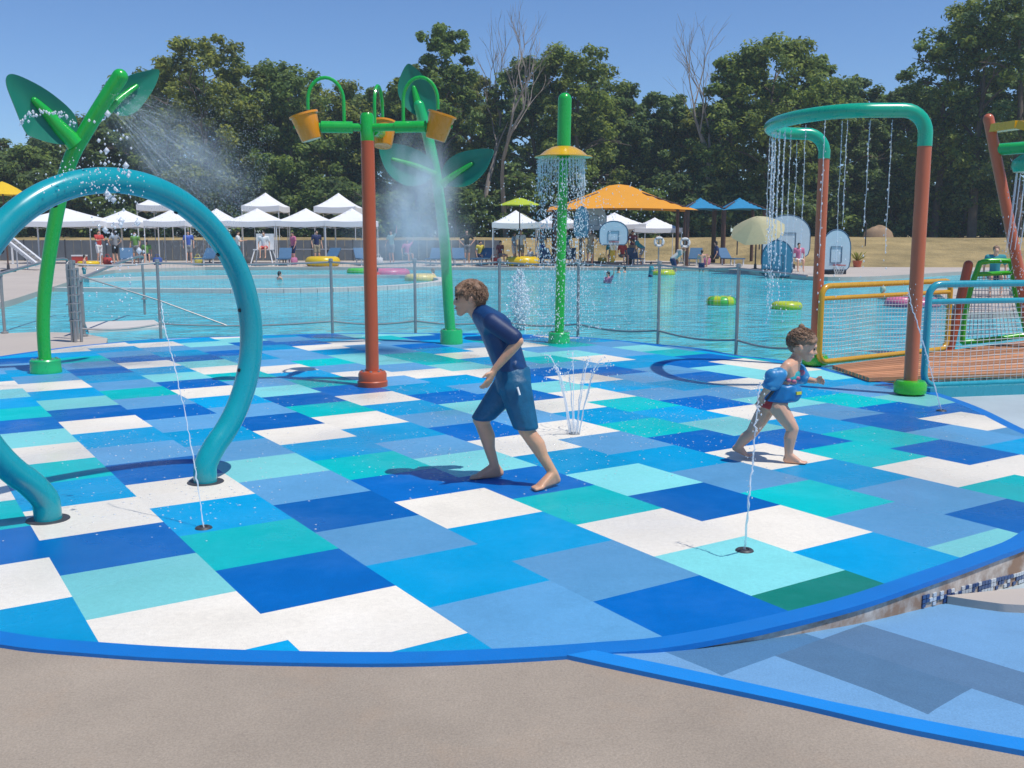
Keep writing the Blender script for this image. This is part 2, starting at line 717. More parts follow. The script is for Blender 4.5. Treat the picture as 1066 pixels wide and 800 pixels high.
# mosaic band along the foot of the wall
mb = MB()
M_MOSA = mat('blue_mosaic', (0.03, 0.075, 0.21), rough=0.15, var=0.2, vscale=30)
M_MOSB = mat('pale_mosaic', (0.55, 0.60, 0.64), rough=0.2, var=0.15, vscale=30)
seglen = 0.0
for i in range(no):
    j = (i + 1) % no
    a, b = pad_out[i], pad_out[j]
    if not (a.x > 1.75 and a.y < 8.6):
        continue
    d = (b - a)
    nst = max(1, int(d.length / 0.024))
    nn = Vector((d.y, -d.x, 0)).normalized()
    if nn.dot(Vector((1, -1, 0))) < 0:
        nn = -nn
    for q in range(nst):
        p = a + d * ((q + 0.5) / nst)
        zb = basin_z(p.x, p.y)
        for row in range(3):
            z = zb + 0.012 + row * 0.02
            if z > -0.04 or random.random() < 0.15:
                continue
            mb.box(p - nn * 0.0085 + Vector((0, 0, z)), (d.length / nst - 0.004, 0.006, 0.016),
                   rz=math.atan2(d.y, d.x), m=0 if random.random() < 0.5 else 1)
mb.build('mosaic_tile_band', [M_MOSA, M_MOSB], smooth=0, clean=False)['kind'] = 'structure'


# ------------------------------------------------------------------ lower wading basin on the right
def gb(x, y):
    z = 0.0
    for _ in range(8):
        p = g(x, y, z)
        z = basin_z(p.x, p.y)
    return Vector((p.x, p.y, z))


rim_out = spline([g(590, 683), g(650, 696), g(702, 707), g(826, 733), g(940, 759), g(1066, 783), g(1190, 806), g(1330, 820), g(1500, 800)], 6)
rim_in = spline([g(618, 678), g(660, 686.5), g(702, 695), g(797, 716), g(892, 737), g(1066, 770), g(1200, 788), g(1330, 795), g(1480, 772)], 6)
M_LOWP = mat('pale_periwinkle_rubber', (0.165, 0.365, 0.60), rough=0.6, var=0.07, bump=0.3, bscale=120, speck=0.16, speckscale=160)
M_LOWS = mat('slate_blue_rubber', (0.085, 0.19, 0.32), rough=0.6, var=0.08, bump=0.3, bscale=120, speck=0.2, speckscale=160)
M_RIM = mat('azure_rubber', (0.006, 0.24, 0.68), rough=0.5, var=0.05, bump=0.25, bscale=120)
M_WFLOOR = mat('white_pool_floor', (0.47, 0.55, 0.57), rough=0.45, var=0.16, vscale=1.5, speck=0.1)
mb = MB()
for i in range(len(rim_out) - 1):
    mb.add([rim_out[i] + Vector((0, 0, .004)), rim_out[i + 1] + Vector((0, 0, .004)), rim_in[i + 1] + Vector((0, 0, .004)), rim_in[i] + Vector((0, 0, .004))],
           [(0, 1, 2, 3)])
    mb.add([rim_out[i] + Vector((0, 0, .004)), rim_out[i + 1] + Vector((0, 0, .004)), rim_out[i + 1] + Vector((0, 0, -.02)), rim_out[i] + Vector((0, 0, -.02))],
           [(0, 1, 2, 3)])
mb.build('basin_rim', [M_RIM], smooth=0.5)['kind'] = 'structure'
# floor sheet: grid clipped at the inner rim, dipping towards the right
rim_poly = [Vector((p.x, p.y, 0)) for p in rim_in] + [Vector((9.0, 4.0, 0)), Vector((9.0, 11.0, 0)), Vector((3.6, 9.9, 0)), Vector((2.5, 6.0, 0)),
                                                     Vector((1.2, 4.2, 0)), Vector((0.2, 3.5, 0))]
if sum(rim_poly[i].x * rim_poly[(i + 1) % len(rim_poly)].y - rim_poly[(i + 1) % len(rim_poly)].x * rim_poly[i].y for i in range(len(rim_poly))) < 0:
    rim_poly.reverse()


def clip_cell(poly, x0, y0, s):
    q = [Vector((x0, y0, 0)), Vector((x0 + s, y0, 0)), Vector((x0 + s, y0 + s, 0)), Vector((x0, y0 + s, 0))]
    for i in range(4):
        poly = clip(poly, q[i], q[(i + 1) % 4])
        if len(poly) < 3:
            return []
    return poly




def half_clip(poly, a, b):
    return clip(poly, Vector((a.x, a.y, 0)), Vector((b.x, b.y, 0)))


q00, q10, q11, q01 = [gb(560 + a * 0.4747, 560 + b * 0.4747) for a, b in ((520, 258), (855, 373), (1035, 285), (715, 182))]
eu = ((q10 - q00) + (q11 - q01)) / 2
ev = ((q01 - q00) + (q11 - q10)) / 4
eu.z = ev.z = 0
SLATE = {(-1, -1), (-1, 0), (0, 0), (0, 1), (1, 1), (2, -2), (-2, 1), (3, 0), (2, 2), (-1, 3)}
st0, st1 = gb(985, 628), gb(1200, 612)
mb = MB()
for i in range(-14, 22):
    for j in range(-14, 44):
        c4 = [q00 + eu * (i + a) + ev * (j + b) for a, b in ((0, 0), (1, 0), (1, 1), (0, 1))]
        for p in c4:
            p.z = 0
        poly = rim_poly
        for k in range(4):
            poly = clip(poly, c4[k], c4[(k + 1) % 4])
            if len(poly) < 3:
                break
        if len(poly) < 3:
            continue
        near = half_clip(poly, st1, st0)
        far = half_clip(poly, st0, st1)
        mid_ = sum(poly, Vector()) / len(poly)
        if (st1 - st0).cross(Vector((0, 0, 0)) - st0).z < 0:
            near, far = near, far
        else:
            near, far = far, near
        for part_, mi in ((near, (3 if i < 0 else 1 if j < 1 else 4) if (i, j) in SLATE else 0), (far, 2)):
            if len(part_) < 3:
                continue
            x0 = min(p.x for p in part_)
            y0 = min(p.y for p in part_)
            x1 = max(p.x for p in part_)
            y1 = max(p.y for p in part_)
            for ix in range(int(x0 / .3) - 1, int(x1 / .3) + 2):
                for iy in range(int(y0 / .3) - 1, int(y1 / .3) + 2):
                    c = clip_cell(part_, ix * .3, iy * .3, .3)
                    if len(c) >= 3:
                        mb.add([Vector((p.x, p.y, basin_z(p.x, p.y) - 0.002)) for p in c], [tuple(range(len(c)))], mi)
mb.build('wading_basin_floor', [M_LOWP, M_LOWS, M_WFLOOR,
          mat('steel_blue_rubber', (0.080, 0.215, 0.385), rough=0.6, var=0.08, bump=0.3, bscale=120, speck=0.2, speckscale=160),
          mat('grey_blue_rubber', (0.10, 0.205, 0.34), rough=0.6, var=0.08, bump=0.3, bscale=120, speck=0.2, speckscale=160)], smooth=0.5, clean=False)['kind'] = 'structure'
# low beige step between the two floors
mb = MB()
e0 = spline([gb(985, 628), gb(1030, 623), gb(1066, 620), gb(1200, 612)], 6)
e1 = spline([gb(986, 628.4), gb(1030, 635), gb(1066, 638), gb(1200, 642)], 6)
for i in range(len(e0) - 1):
    u_ = Vector((0, 0, 0.035))
    mb.add([e1[i] + u_, e1[i + 1] + u_, e0[i + 1] + u_, e0[i] + u_], [(0, 1, 2, 3)])
    dn = Vector((0, 0, -0.02))
    mb.add([e1[i] + u_, e1[i + 1] + u_, e1[i + 1] + dn, e1[i] + dn], [(0, 1, 2, 3)])
    mb.add([e0[i] + u_, e0[i + 1] + u_, e0[i + 1] + dn, e0[i] + dn], [(0, 1, 2, 3)])
mb.build('basin_step', [M_DECK], smooth=0.5)['kind'] = 'structure'

# ------------------------------------------------------------------ concrete, decks, water, land
rx = [Vector((p.x, p.y, 0)) for p in rim_out]
front = [(-14, -4), (12, -4)] + [(rx[-1].x + 3, rx[-1].y)] + [(p.x, p.y) for p in reversed(rx)] + [(-0.2, 3.6), (-2.0, 3.8), (-6, 6), (-14, 6.5)]
sheet('concrete_walk', front, -0.014, M_CONC, kind='structure', depth=0.1)
cnt = M_CONC.node_tree
cb_ = cnt.nodes['Principled BSDF']
src = cb_.inputs['Base Color'].links[0].from_socket
cn1 = N(cnt, 'ShaderNodeTexNoise', Scale=1.7, Detail=10.0, Roughness=0.7)
cn2 = N(cnt, 'ShaderNodeTexNoise', Scale=26.0, Detail=6.0, Roughness=0.8)
ctc = N(cnt, 'ShaderNodeTexCoord')
cmp_ = N(cnt, 'ShaderNodeMapping')
cmp_.inputs['Scale'].default_value = (.5, 1.6, 1)
cnt.links.new(ctc.outputs['Object'], cn1.inputs['Vector'])
cnt.links.new(ctc.outputs['Object'], cmp_.inputs['Vector'])
cnt.links.new(cmp_.outputs[0], cn2.inputs['Vector'])
for nz_, lo, hi, colr, amt in ((cn1, .52, .70, (.44, .30, .19, 1), .28), (cn2, .60, .74, (.17, .135, .11, 1), .5)):
    mr_ = N(cnt, 'ShaderNodeMapRange')
    mr_.inputs['From Min'].default_value = lo
    mr_.inputs['From Max'].default_value = hi
    mr_.inputs['To Max'].default_value = amt
    cnt.links.new(nz_.outputs['Fac'], mr_.inputs['Value'])
    mx_ = N(cnt, 'ShaderNodeMix', data_type='RGBA')
    cnt.links.new(mr_.outputs[0], mx_.inputs[0])
    cnt.links.new(src, mx_.inputs[6])
    mx_.inputs[7].default_value = colr
    src = mx_.outputs[2]
cnt.links.new(src, cb_.inputs['Base Color'])
M_JOINT = mat('joint_filler', (0.20, 0.165, 0.14), rough=0.9)

WZ = -0.08


def water_mat():
    m, nt, b = nodes_of('pool_water')
    L = nt.links
    tc = N(nt, 'ShaderNodeTexCoord')
    b.inputs['Roughness'].default_value = 0.07
    b.inputs['Specular IOR Level'].default_value = 0.28
    b.inputs['IOR'].default_value = 1.33
    mp = N(nt, 'ShaderNodeMapping')
    mp.inputs['Scale'].default_value = (0.8, 1.0, 1.0)
    L.new(tc.outputs['Object'], mp.inputs['Vector'])
    n1 = N(nt, 'ShaderNodeTexNoise', Scale=2.6, Detail=4.0, Roughness=0.55, Distortion=0.4)
    n2 = N(nt, 'ShaderNodeTexNoise', Scale=9.0, Detail=3.0, Roughness=0.6)
    n3 = N(nt, 'ShaderNodeTexNoise', Scale=0.12, Detail=3.0, Roughness=0.6)
    for n in (n1, n2, n3):
        L.new(mp.outputs[0], n.inputs['Vector'])
    ad = N(nt, 'ShaderNodeMath', operation='MULTIPLY_ADD')
    ad.inputs[1].default_value = 0.28
    L.new(n2.outputs['Fac'], ad.inputs[0])
    L.new(n1.outputs['Fac'], ad.inputs[2])
    bp = N(nt, 'ShaderNodeBump', Strength=1.0, Distance=0.22)
    L.new(ad.outputs[0], bp.inputs['Height'])
    L.new(bp.outputs[0], b.inputs['Normal'])
    cr = N(nt, 'ShaderNodeValToRGB')
    e = cr.color_ramp.elements
    e[0].position = 0.35
    e[0].color = (0.045, 0.46, 0.58, 1)
    e[1].position = 0.65
    e[1].color = (0.13, 0.60, 0.68, 1)
    L.new(n3.outputs['Fac'], cr.inputs[0])
    mr = N(nt, 'ShaderNodeMapRange')  # caustic light painted into the water colour, following the wave noise
    mr.inputs['From Min'].default_value = 0.35
    mr.inputs['From Max'].default_value = 0.68
    mr.inputs['To Min'].default_value = 0.78
    mr.inputs['To Max'].default_value = 1.25
    L.new(n1.outputs['Fac'], mr.inputs['Value'])
    mx = N(nt, 'ShaderNodeMix', data_type='RGBA', blend_type='MULTIPLY')
    mx.inputs[0].default_value = 1.0
    L.new(cr.outputs[0], mx.inputs[6])
    L.new(mr.outputs[0], mx.inputs[7])
    L.new(mx.outputs[2], b.inputs['Base Color'])
    return m


M_WATER = water_mat()
sheet('pool_water', [(-60, 8), (3.2, 8), (3.9, 10.0), (5.2, 10.2), (30, 24), (60, 30), (60, 50), (-60, 50)], WZ, M_WATER, kind='structure')
dl = [(-70, 19)] + [(p.x, p.y) for p in spline([g(-160, 345), g(-60, 327), g(0, 318), g(39, 306), g(73, 295), g(92, 287), g(120, 282.5)], 5)] + \
     [(g(200, 281).x, 46.2), (g(430, 281).x, 46.0), (g(620, 281).x, 45.6), (g(740, 281).x, 44.6)] + \
     [(p.x, p.y) for p in spline([g(775, 283.5), g(810, 287), g(850, 290), g(900, 290), g(950, 287.5), g(1010, 284), g(1100, 281), g(1300, 279)], 4)] + \
     [(70, 38), (70, 45.5), (22, 45.5), (16, 46.2), (12.5, 49), (10, 54), (8.5, 58), (-70, 58)]
sheet('pool_deck', dl, 0.06, M_DECK, kind='structure', depth=0.5)
sheet('entry_deck', [(-30, 11.5)] + [(g(x, y).x, g(x, y).y) for x, y in ((-60, 379), (0, 373), (65, 364), (110, 359), (112, 352), (84, 346.5), (40, 345.5), (0, 347), (-60, 352))]
      + [(-30, 15.5)], -0.004, M_DECK, kind='structure', depth=0.4)
# curved low wall of the lazy channel in the pool, and the bench by the steps
M_COPING = mat('pool_coping', (0.60, 0.57, 0.52), rough=0.7, var=0.1, vscale=1.2)
ch = spline([g(60, 300, .02), g(150, 301, .02), g(260, 301.5, .02), g(360, 300, .02), g(430, 296.5, .02), g(462, 291.5, .02), g(430, 287.5, .02),
             g(340, 287, .02), g(250, 287.5, .02), g(150, 289, .02), g(90, 291, .02)], 6)
mb = MB()
for i in range(len(ch) - 1):
    d = ch[i + 1] - ch[i]
    mb.bar(ch[i] + Vector((0, 0, -0.16)), ch[i + 1] + Vector((0, 0, -0.16)), 0.34, 0.36)
mb.build('channel_wall', [M_COPING], smooth=0)['kind'] = 'structure'
mb = MB()
pb = [g(88, 333, .0), g(160, 331, .0), g(172, 338, 0), g(92, 342, 0)]
mb.plate([p + Vector((0, 0, -.19)) for p in pb], (0, 0, 1), 0.3)
mb.build('step_ledge', [M_COPING], smooth=0)['kind'] = 'structure'


def land_z(x, y):
    e = min(1, max(0, (x - 9) / 7))
    y0 = 55 - 11.5 * e * e * (3 - 2 * e)
    if y < y0:
        return -0.75
    if y < y0 + 2:
        return -0.75 + (y - y0) / 2 * 0.78
    t = min(1, max(0, (y - y0 - 3) / (11 + (55 - y0) * .5)))
    t = t * t * (3 - 2 * t)
    return 0.03 + 1.33 * t + 0.10 * mnoise.noise(Vector((x * 0.12, y * 0.12, 0))) * t


def grass_mat():
    m, nt, b = nodes_of('dry_grass')
    L = nt.links
    tc = N(nt, 'ShaderNodeTexCoord')
    n1 = N(nt, 'ShaderNodeTexNoise', Scale=0.35, Detail=10.0, Roughness=0.72)
    L.new(tc.outputs['Object'], n1.inputs['Vector'])
    cr = N(nt, 'ShaderNodeValToRGB')
    e = cr.color_ramp.elements
    e[0].position = 0.34
    e[0].color = (0.20, 0.155, 0.065, 1)
    e[1].position = 0.66
    e[1].color = (0.46, 0.34, 0.15, 1)
    L.new(n1.outputs['Fac'], cr.inputs[0])
    L.new(cr.outputs[0], b.inputs['Base Color'])
    b.inputs['Roughness'].default_value = 0.95
    n2 = N(nt, 'ShaderNodeTexNoise', Scale=6.0, Detail=6.0)
    L.new(tc.outputs['Object'], n2.inputs['Vector'])
    bp = N(nt, 'ShaderNodeBump', Strength=0.8, Distance=0.15)
    L.new(n2.outputs['Fac'], bp.inputs['Height'])
    L.new(bp.outputs[0], b.inputs['Normal'])
    return m


xs = [-1500, -600, -200, -90] + list(np.arange(-70, 70.1, 2.0)) + [90, 200, 600, 1500]
ys = [-600, -100, -20, 20, 40] + list(np.arange(42, 84.1, 1.0)) + [90, 110, 160, 300, 800, 2000]
V = [(x, y, land_z(x, y)) for y in ys for x in xs]
FF = [(j * len(xs) + i, j * len(xs) + i + 1, (j + 1) * len(xs) + i + 1, (j + 1) * len(xs) + i) for j in range(len(ys) - 1) for i in range(len(xs) - 1)]
mb = MB().add(V, FF)
mb.build('ground', [grass_mat()], smooth=1.0)['kind'] = 'structure'

# ------------------------------------------------------------------ spray hoop in the left foreground
P1, P2 = g(214, 502), g(50, 541)
Mid = (P1 + P2) / 2
hd = (P1 - P2)
half = hd.length / 2
hd.normalize()
ztop = at(124, 188, Mid.y).z
R_ = 0.90
zc = ztop - R_
hoop = thing('spray_hoop', 'large turquoise spray hoop standing on two feet beside the white tiles', 'water hoop', tuple(Mid))
pts = [P1 + Vector((0, 0, -0.03)), P1 + Vector((0, 0, 0.05)), P1 + Vector((0, 0, 0.12)) + hd * 0.012]
a0 = math.asin(half / R_)
for i in range(61):
    a = -(PI / 2) + (PI / 2 - a0) * 0 + (a0 + 0.12) + (2 * PI - 2 * a0 - 0.24) * i / 60
    # a measured from straight down, going through the right side first
    ang = a0 + 0.12 + (2 * PI - 2 * a0 - 0.24) * i / 60
    pts.append(Mid + hd * (R_ * math.sin(ang)) + Vector((0, 0, zc - R_ * math.cos(ang))))
pts += [P2 + Vector((0, 0, 0.12)) - hd * 0.012, P2 + Vector((0, 0, 0.05)), P2 + Vector((0, 0, -0.03))]
pts = spline(pts, 3)
MB().tube(pts, 0.070, 28).build('hoop_pipe', [M_TEAL], hoop)
for p in (P1, P2):
    mb = MB().lathe(p + Vector((0, 0, 0.001)), [(0.0, 0.003), (0.108, 0.003), (0.116, -0.01)], 32)
    o = mb.build('base_plate', [M_DARK], hoop)
for i in range(30, len(pts) - 20, 17):
    c = (pts[i] - Mid - Vector((0, 0, zc))).normalized()
    MB().lathe(pts[i] - c * 0.0715, [(0.012, 0.0), (0.012, -0.005), (0, -0.006)], 10, axis=c).build('spray_nozzle', [M_BLACK], hoop)


# ------------------------------------------------------------------ leaf stalks
def flange(parent, p, r, h, m, bolts=8):
    mb = MB().lathe(p, [(r, 0), (r, h * .25), (r * .97, h * .3), (r * .97, h * .9), (r * .9, h), (0, h)], 32)
    o = mb.build('base_flange', [m], parent)
    for k in range(bolts):
        t = 2 * PI * k / bolts + .2
        MB().lathe(p + Vector((math.cos(t) * r * .8, math.sin(t) * r * .8, h * .97)), [(r * .09, 0), (r * .09, r * .08), (0, r * .1)], 8).build('bolt', [M_STEEL], o)
    return o


def leaf(parent, outline, yf, rib, Y0, th=0.02, ribr=(0.055, 0.02)):
    pts = [at(x, y, yf(x)) for x, y in outline]
    pts = spline(pts, 4, True)
    # gentle cup across the blade
    n = (pts[len(pts) // 3] - pts[0]).cross(pts[2 * len(pts) // 3] - pts[0]).normalized()
    if n.y > 0:
        n = -n
    ctr = sum(pts, Vector()) / len(pts)
    mb = MB()
    nn = len(pts)
    vs, fs = [], []
    rings = 4
    for side in (1, -1):
        for r in range(1, rings + 1):
            for p in pts:
                q = ctr + (p - ctr) * (r / rings)
                d = (q - ctr).length / max((p - ctr).length, 1e-6)
                vs.append(q + n * (0.05 * d * d) + n * (side * th / 2))
        vs.append(ctr + n * (side * th / 2))
    half_n = rings * nn + 1
    for s_i, b0 in ((0, 0), (1, half_n)):
        for r in range(rings - 1):
            for k in range(nn):
                k2 = (k + 1) % nn
                fs.append((b0 + r * nn + k, b0 + r * nn + k2, b0 + (r + 1) * nn + k2, b0 + (r + 1) * nn + k))
        for k in range(nn):
            fs.append((b0 + rings * nn, b0 + k, b0 + (k + 1) % nn))
    for k in range(nn):
        k2 = (k + 1) % nn
        a = (rings - 1) * nn
        fs.append((a + k, a + k2, half_n + a + k2, half_n + a + k))
    mb.add(vs, fs)
    o = mb.build('leaf', [M_LEAF], parent, smooth=0.9)
    rp = spline([at(x, y, yf(x)) + n * 0.035 for x, y in rib], 5)
    rr = [ribr[0] + (ribr[1] - ribr[0]) * i / (len(rp) - 1) for i in range(len(rp))]
    mb = MB().tube(rp, rr, 12)
    mb.ball(rp[-1], rr[-1] * 1.0, 10, 6)
    mb.build('leaf_rib', [M_STALK], o)
    return o


b = g(48, 388)
Y = b.y
st = thing('leaf_spray_stalk', 'bright green curved stalk with two big dark leaves behind the turquoise hoop', 'spray feature', tuple(b))
sp = spline([b, at(45, 340, Y), at(48, 290, Y), at(60, 218, Y), at(72, 170, Y), at(92, 132, Y), at(125, 80, Y)], 7)
rr = [0.066 + 0.016 * i / (len(sp) - 1) for i in range(len(sp))]
MB().tube(sp, rr, 24).ball(sp[-1], rr[-1], 16, 8).build('stalk', [M_STALK], st)
flange(st, b, 0.165, 0.15, M_STALK2)
leaf(st, [(5, 88), (8, 78), (22, 81), (48, 95), (72, 115), (79, 130), (77, 149), (56, 150), (32, 143), (24, 136), (13, 110)],
     lambda x: Y - .45 + (x - 5) / 75 * .45, [(77, 150), (62, 134), (48, 118), (35, 105)], Y, ribr=(.10, .035))
leaf(st, [(162, 73), (159, 88), (150, 103), (138, 117), (124, 121), (112, 114), (110, 104), (117, 90), (130, 80), (146, 75)],
     lambda x: Y + .1 + (x - 110) / 52 * .5, [(108, 118), (122, 104), (140, 90)], Y, ribr=(.05, .025))

b = g(470, 358)
Y2 = b.y
st2 = thing('leaf_spray_stalk', 'mist-covered pale green stalk with three dark leaves left of the dish pole', 'spray feature', tuple(b))
sp = spline([b, at(467, 320, Y2), at(463, 255, Y2), at(455, 190, Y2), at(446, 145, Y2), at(436, 110, Y2)], 7)
rr = [0.075 + 0.0 * i / (len(sp) - 1) for i in range(len(sp))]
MB().tube(sp, rr, 24).ball(sp[-1], rr[-1], 16, 8).build('stalk', [M_STALK2], st2)
flange(st2, b, 0.16, 0.20, M_STALK2)
leaf(st2, [(424, 68), (432, 71), (444, 83), (453, 97), (456, 112), (448, 122), (436, 122), (422, 112), (415, 98), (416, 84)],
     lambda x: Y2 + .05, [(441, 128), (436, 112), (431, 92)], Y2, ribr=(.085, .03))
leaf(st2, [(394, 152), (410, 150), (432, 156), (446, 166), (450, 178), (442, 190), (424, 194), (408, 186), (398, 172)],
     lambda x: Y2 - .1 + (450 - x) / 56 * -.3, [(452, 182), (432, 173), (408, 166)], Y2, ribr=(.05, .02))
leaf(st2, [(514, 156), (512, 168), (504, 182), (490, 193), (474, 195), (464, 189), (463, 176), (472, 164), (490, 157)],
     lambda x: Y2 - .1 - (x - 462) / 52 * .3, [(462, 192), (475, 182), (492, 171)], Y2, ribr=(.06, .025))

# ------------------------------------------------------------------ bucket post
b = g(388, 402)
Yb = b.y
bp_ = thing('bucket_post', 'orange-red post with tipping orange buckets on green arms', 'bucket post', tuple(b))
zh = at(388, 146, Yb).z
zt = at(388, 118, Yb).z
MB().tube([b, b + Vector((0, 0, zh))], 0.066, 28).build('post', [M_RUST], bp_)
mb = MB().lathe(b, [(.15, 0), (.152, .05), (.142, .06), (.142, .125), (.128, .15), (.07, .155)], 32)
o = mb.build('base_flange', [M_RUST], bp_)
for k in range(8):
    t = 2 * PI * k / 8
    MB().lathe(b + Vector((math.cos(t) * .105, math.sin(t) * .105, .15)), [(.014, 0), (.014, .014), (0, .016)], 8).build('bolt', [M_STEEL], o)
hubc = Vector((b.x, b.y, zh))
MB().lathe(hubc, [(.066, -.01), (.068, 0), (.068, zt - zh - .03), (.05, zt - zh), (0, zt - zh + .005)], 28).build('hub', [M_STALK], bp_)
zarm = at(388, 133, Yb).z
angles = (math.radians(188), math.radians(-8), math.radians(84))
blen = (0.46, 0.60, 0.55)
for a, ln in zip(angles, blen):
    d = Vector((math.cos(a), math.sin(a), 0))
    c = Vector((b.x, b.y, zarm))
    arm = MB().tube([c + d * .05, c + d * ln], 0.038, 14)
    arm.tube([c + d * (ln - .32), c + d * (ln - .02)], 0.056, 16)
    ao = arm.build('arm', [M_STALK], bp_)
    # bucket tipped outwards, hung at the arm's end
    q = c + d * (ln + .03) + Vector((0, 0, .02))
    bc = c + d * (ln + .11) + Vector((0, 0, 0.0))
    prof = [(0.0, -.125), (.092, -.13), (.098, -.12), (.128, .10), (.142, .105), (.142, .125), (.126, .125), (.116, .10), (.088, -.10), (0, -.105)]
    tip2 = (Vector((0, 0, 1)) + d * 0.30).normalized()
    bo = MB().lathe(bc, prof, 28, axis=tip2).build('bucket', [M_ORG], bp_)
    MB().tube([bc - d * .13, bc + d * .13], .02, 10).build('pivot_pin', [M_STALK], bo)
    # feed pipe curling over the bucket
    h0 = c + d * (ln - .24) + Vector((0, 0, .04))
    fp = []
    for i in range(15):
        t = PI * i / 14
        fp.append(h0 + d * (.17 * (1 - math.cos(t))) + Vector((0, 0, .20 + .22 * math.sin(t))))
    fp = [h0] + fp + [fp[-1] + Vector((0, 0, -.08))]
    MB().tube(fp, .017, 10).build('feed_pipe', [M_STALK], bp_)

# ------------------------------------------------------------------ dish pole
b = g(582, 357)
Yd = b.y
dp = thing('dish_pole', 'tall bright green pole with a yellow dish showering water', 'spray feature', tuple(b))
zt = at(588, 104, Yd).z
zd = at(588, 162, Yd).z
tp = at(588, 104, Yd)
MB().tube([b, b + (tp - b) * .3, b + (tp - b) * .6, b + (tp - b) * ((zd + .03) / zt)], [.066, .067, .068, .068], 28).build('pole', [M_STALK], dp)
q = b + (tp - b) * ((zd - 0.02) / zt)
MB().tube([q, b + (tp - b) * .98, tp], [.094, .094, .094], 28).ball(tp, .094, 20, 10).build('upper_pole', [M_STALK], dp)
MB().lathe(Vector((q.x, q.y, zd)), [(.0, .04), (.10, .05), (.105, .12), (.16, .11), (.27, .05), (.33, .0), (.40, -.015), (.40, -.028), (.32, -.02), (.26, .02), (.12, .03), (0, .035)], 40).build('dish', [M_YEL], dp)
flange(dp, b, 0.155, 0.15, M_STALK2)

# ------------------------------------------------------------------ raining frame
f0, f1 = g(947, 411), g(848, 381)
fr = thing('shower_arch', 'sea-green looped pipe on two coral posts raining thin streams', 'shower frame', tuple((f0 + f1) / 2))
zj0 = at(960, 152, f0.y).z
zj1 = at(852, 165, f1.y).z
ztop = at(900, 115, f0.y).z
MB().tube([f0, Vector((f0.x, f0.y, zj0))], .063, 28).build('post', [M_CORAL], fr)
MB().tube([f1, Vector((f1.x, f1.y, zj1))], .061, 28).build('post', [M_CORAL], fr)
for p in (f0, f1):
    MB().lathe(p, [(.10, .0), (.145, .02), (.15, .05), (.15, .105), (.13, .135), (.07, .14)], 32).build('base_flange', [M_LIME], fr)
yl = (f0.y + f1.y) / 2
lx = at(808, 125, yl).x
cr_ = (f1.y - f0.y) / 2
loop = [Vector((f0.x, f0.y, zj0 - .005)), Vector((f0.x, f0.y, zj0 + .12))]
rb = 0.21
for i in range(1, 8):
    t = PI / 2 * i / 7
    loop.append(Vector((f0.x - rb * (1 - math.cos(t)), f0.y, ztop - rb + rb * math.sin(t))))
rx_ = min(cr_ * .85, f1.x - rb - lx - .04)
cx = lx + rx_
for k in range(1, 5):
    xx = f0.x - rb + (cx - f0.x + rb) * k / 5
    loop.append(Vector((xx, f0.y, ztop)))
loop_arc = []
for i in range(0, 25):
    t = -PI / 2 - PI * i / 24
    loop_arc.append(Vector((cx + rx_ * math.cos(t), yl + cr_ * math.sin(t), ztop)))
loop += loop_arc
dxe = f1.x - rb
if dxe - cx > .02:
    loop.append(Vector((dxe, f1.y, ztop)))
for i in range(1, 8):
    t = PI / 2 * i / 7
    loop.append(Vector((f1.x - rb + rb * math.sin(t), f1.y, ztop - rb + rb * math.cos(t))))
loop += [Vector((f1.x, f1.y, zj1 + .10)), Vector((f1.x, f1.y, zj1 - .005))]
MB().tube(loop, .066, 28).build('loop_pipe', [M_SEA], fr)

# ------------------------------------------------------------------ leaning tower at the right edge
tb = at(1078, 356, 13.0)
tb.z = 0
t_top = at(1029, 124, 13.0)
tw = thing('water_play_tower', 'leaning orange post with yellow and green arms at the right edge', 'play tower', tuple(tb))
MB().tube([tb, t_top], [.07, .066], 24).ball(t_top, .066, 16, 8).build('leaning_post', [M_CORAL], tw)
a1 = at(1034, 134, 13.0)
MB().bar(a1, at(1062, 130, 12.6), .17, .10).bar(at(1061, 130, 12.6), at(1085, 136, 12.4), .17, .10).build('yellow_arm', [M_YEL], tw)
MB().tube([at(1039, 156, 13.0), at(1140, 148, 12.2)], .075, 18).ball(at(1039, 156, 13.0), .075, 12, 6).build('green_arm', [M_STALK2], tw)
bc = at(1071, 168, 12.6)
MB().lathe(bc, [(0, .10), (.10, .08), (.19, .0), (.20, -.06), (.17, -.13), (0, -.14)], 24).build('shower_bowl', [M_SEA], tw)
MB().tube([bc + Vector((0, 0, .06)), at(1074, 152, 12.6)], .03, 10).build('drop_pipe', [M_SEA], tw)

# ------------------------------------------------------------------ wooden bridge and its net rails
br = thing('wooden_bridge', 'brown plank bridge leading from the splash pad to the right', 'bridge', tuple(g(960, 392)))
M_PLANK = mat('cedar_planks', (0.50, 0.225, 0.105), rough=0.65, var=0.15, vscale=5, island=0.28, bump=0.3, bscale=30)
nd = g(1066, 396) - g(940, 400.5)
nd.normalize()
n0 = g(905, 398.5)
n1 = n0 + nd * 5.0
fd0 = g(866, 385)
fdir = (g(1066, 358) - fd0).normalized()
f1_ = fd0 + fdir * 6.0
mb = MB()
npl = 11
for i in range(npl):
    t0, t1 = i / npl + .010, (i + 1) / npl - .010
    q = [n0.lerp(fd0, t0), n1.lerp(f1_, t0), n1.lerp(f1_, t1), n0.lerp(fd0, t1)]
    q = [p + Vector((0, 0, .03)) for p in q]
    mb.plate(q, (0, 0, 1), .04)
mb.build('planks', [M_PLANK], br, smooth=0, clean=True)
s0, s1 = g(965, 408), g(965, 408) + nd * 4.6
dn = Vector((0, 0, -.10))
MB().bar(s0 + dn + Vector((0, 0, .06)), s1 + dn + Vector((0, 0, .06)), .10, .16).build('side_beam', [M_CYAN], br)


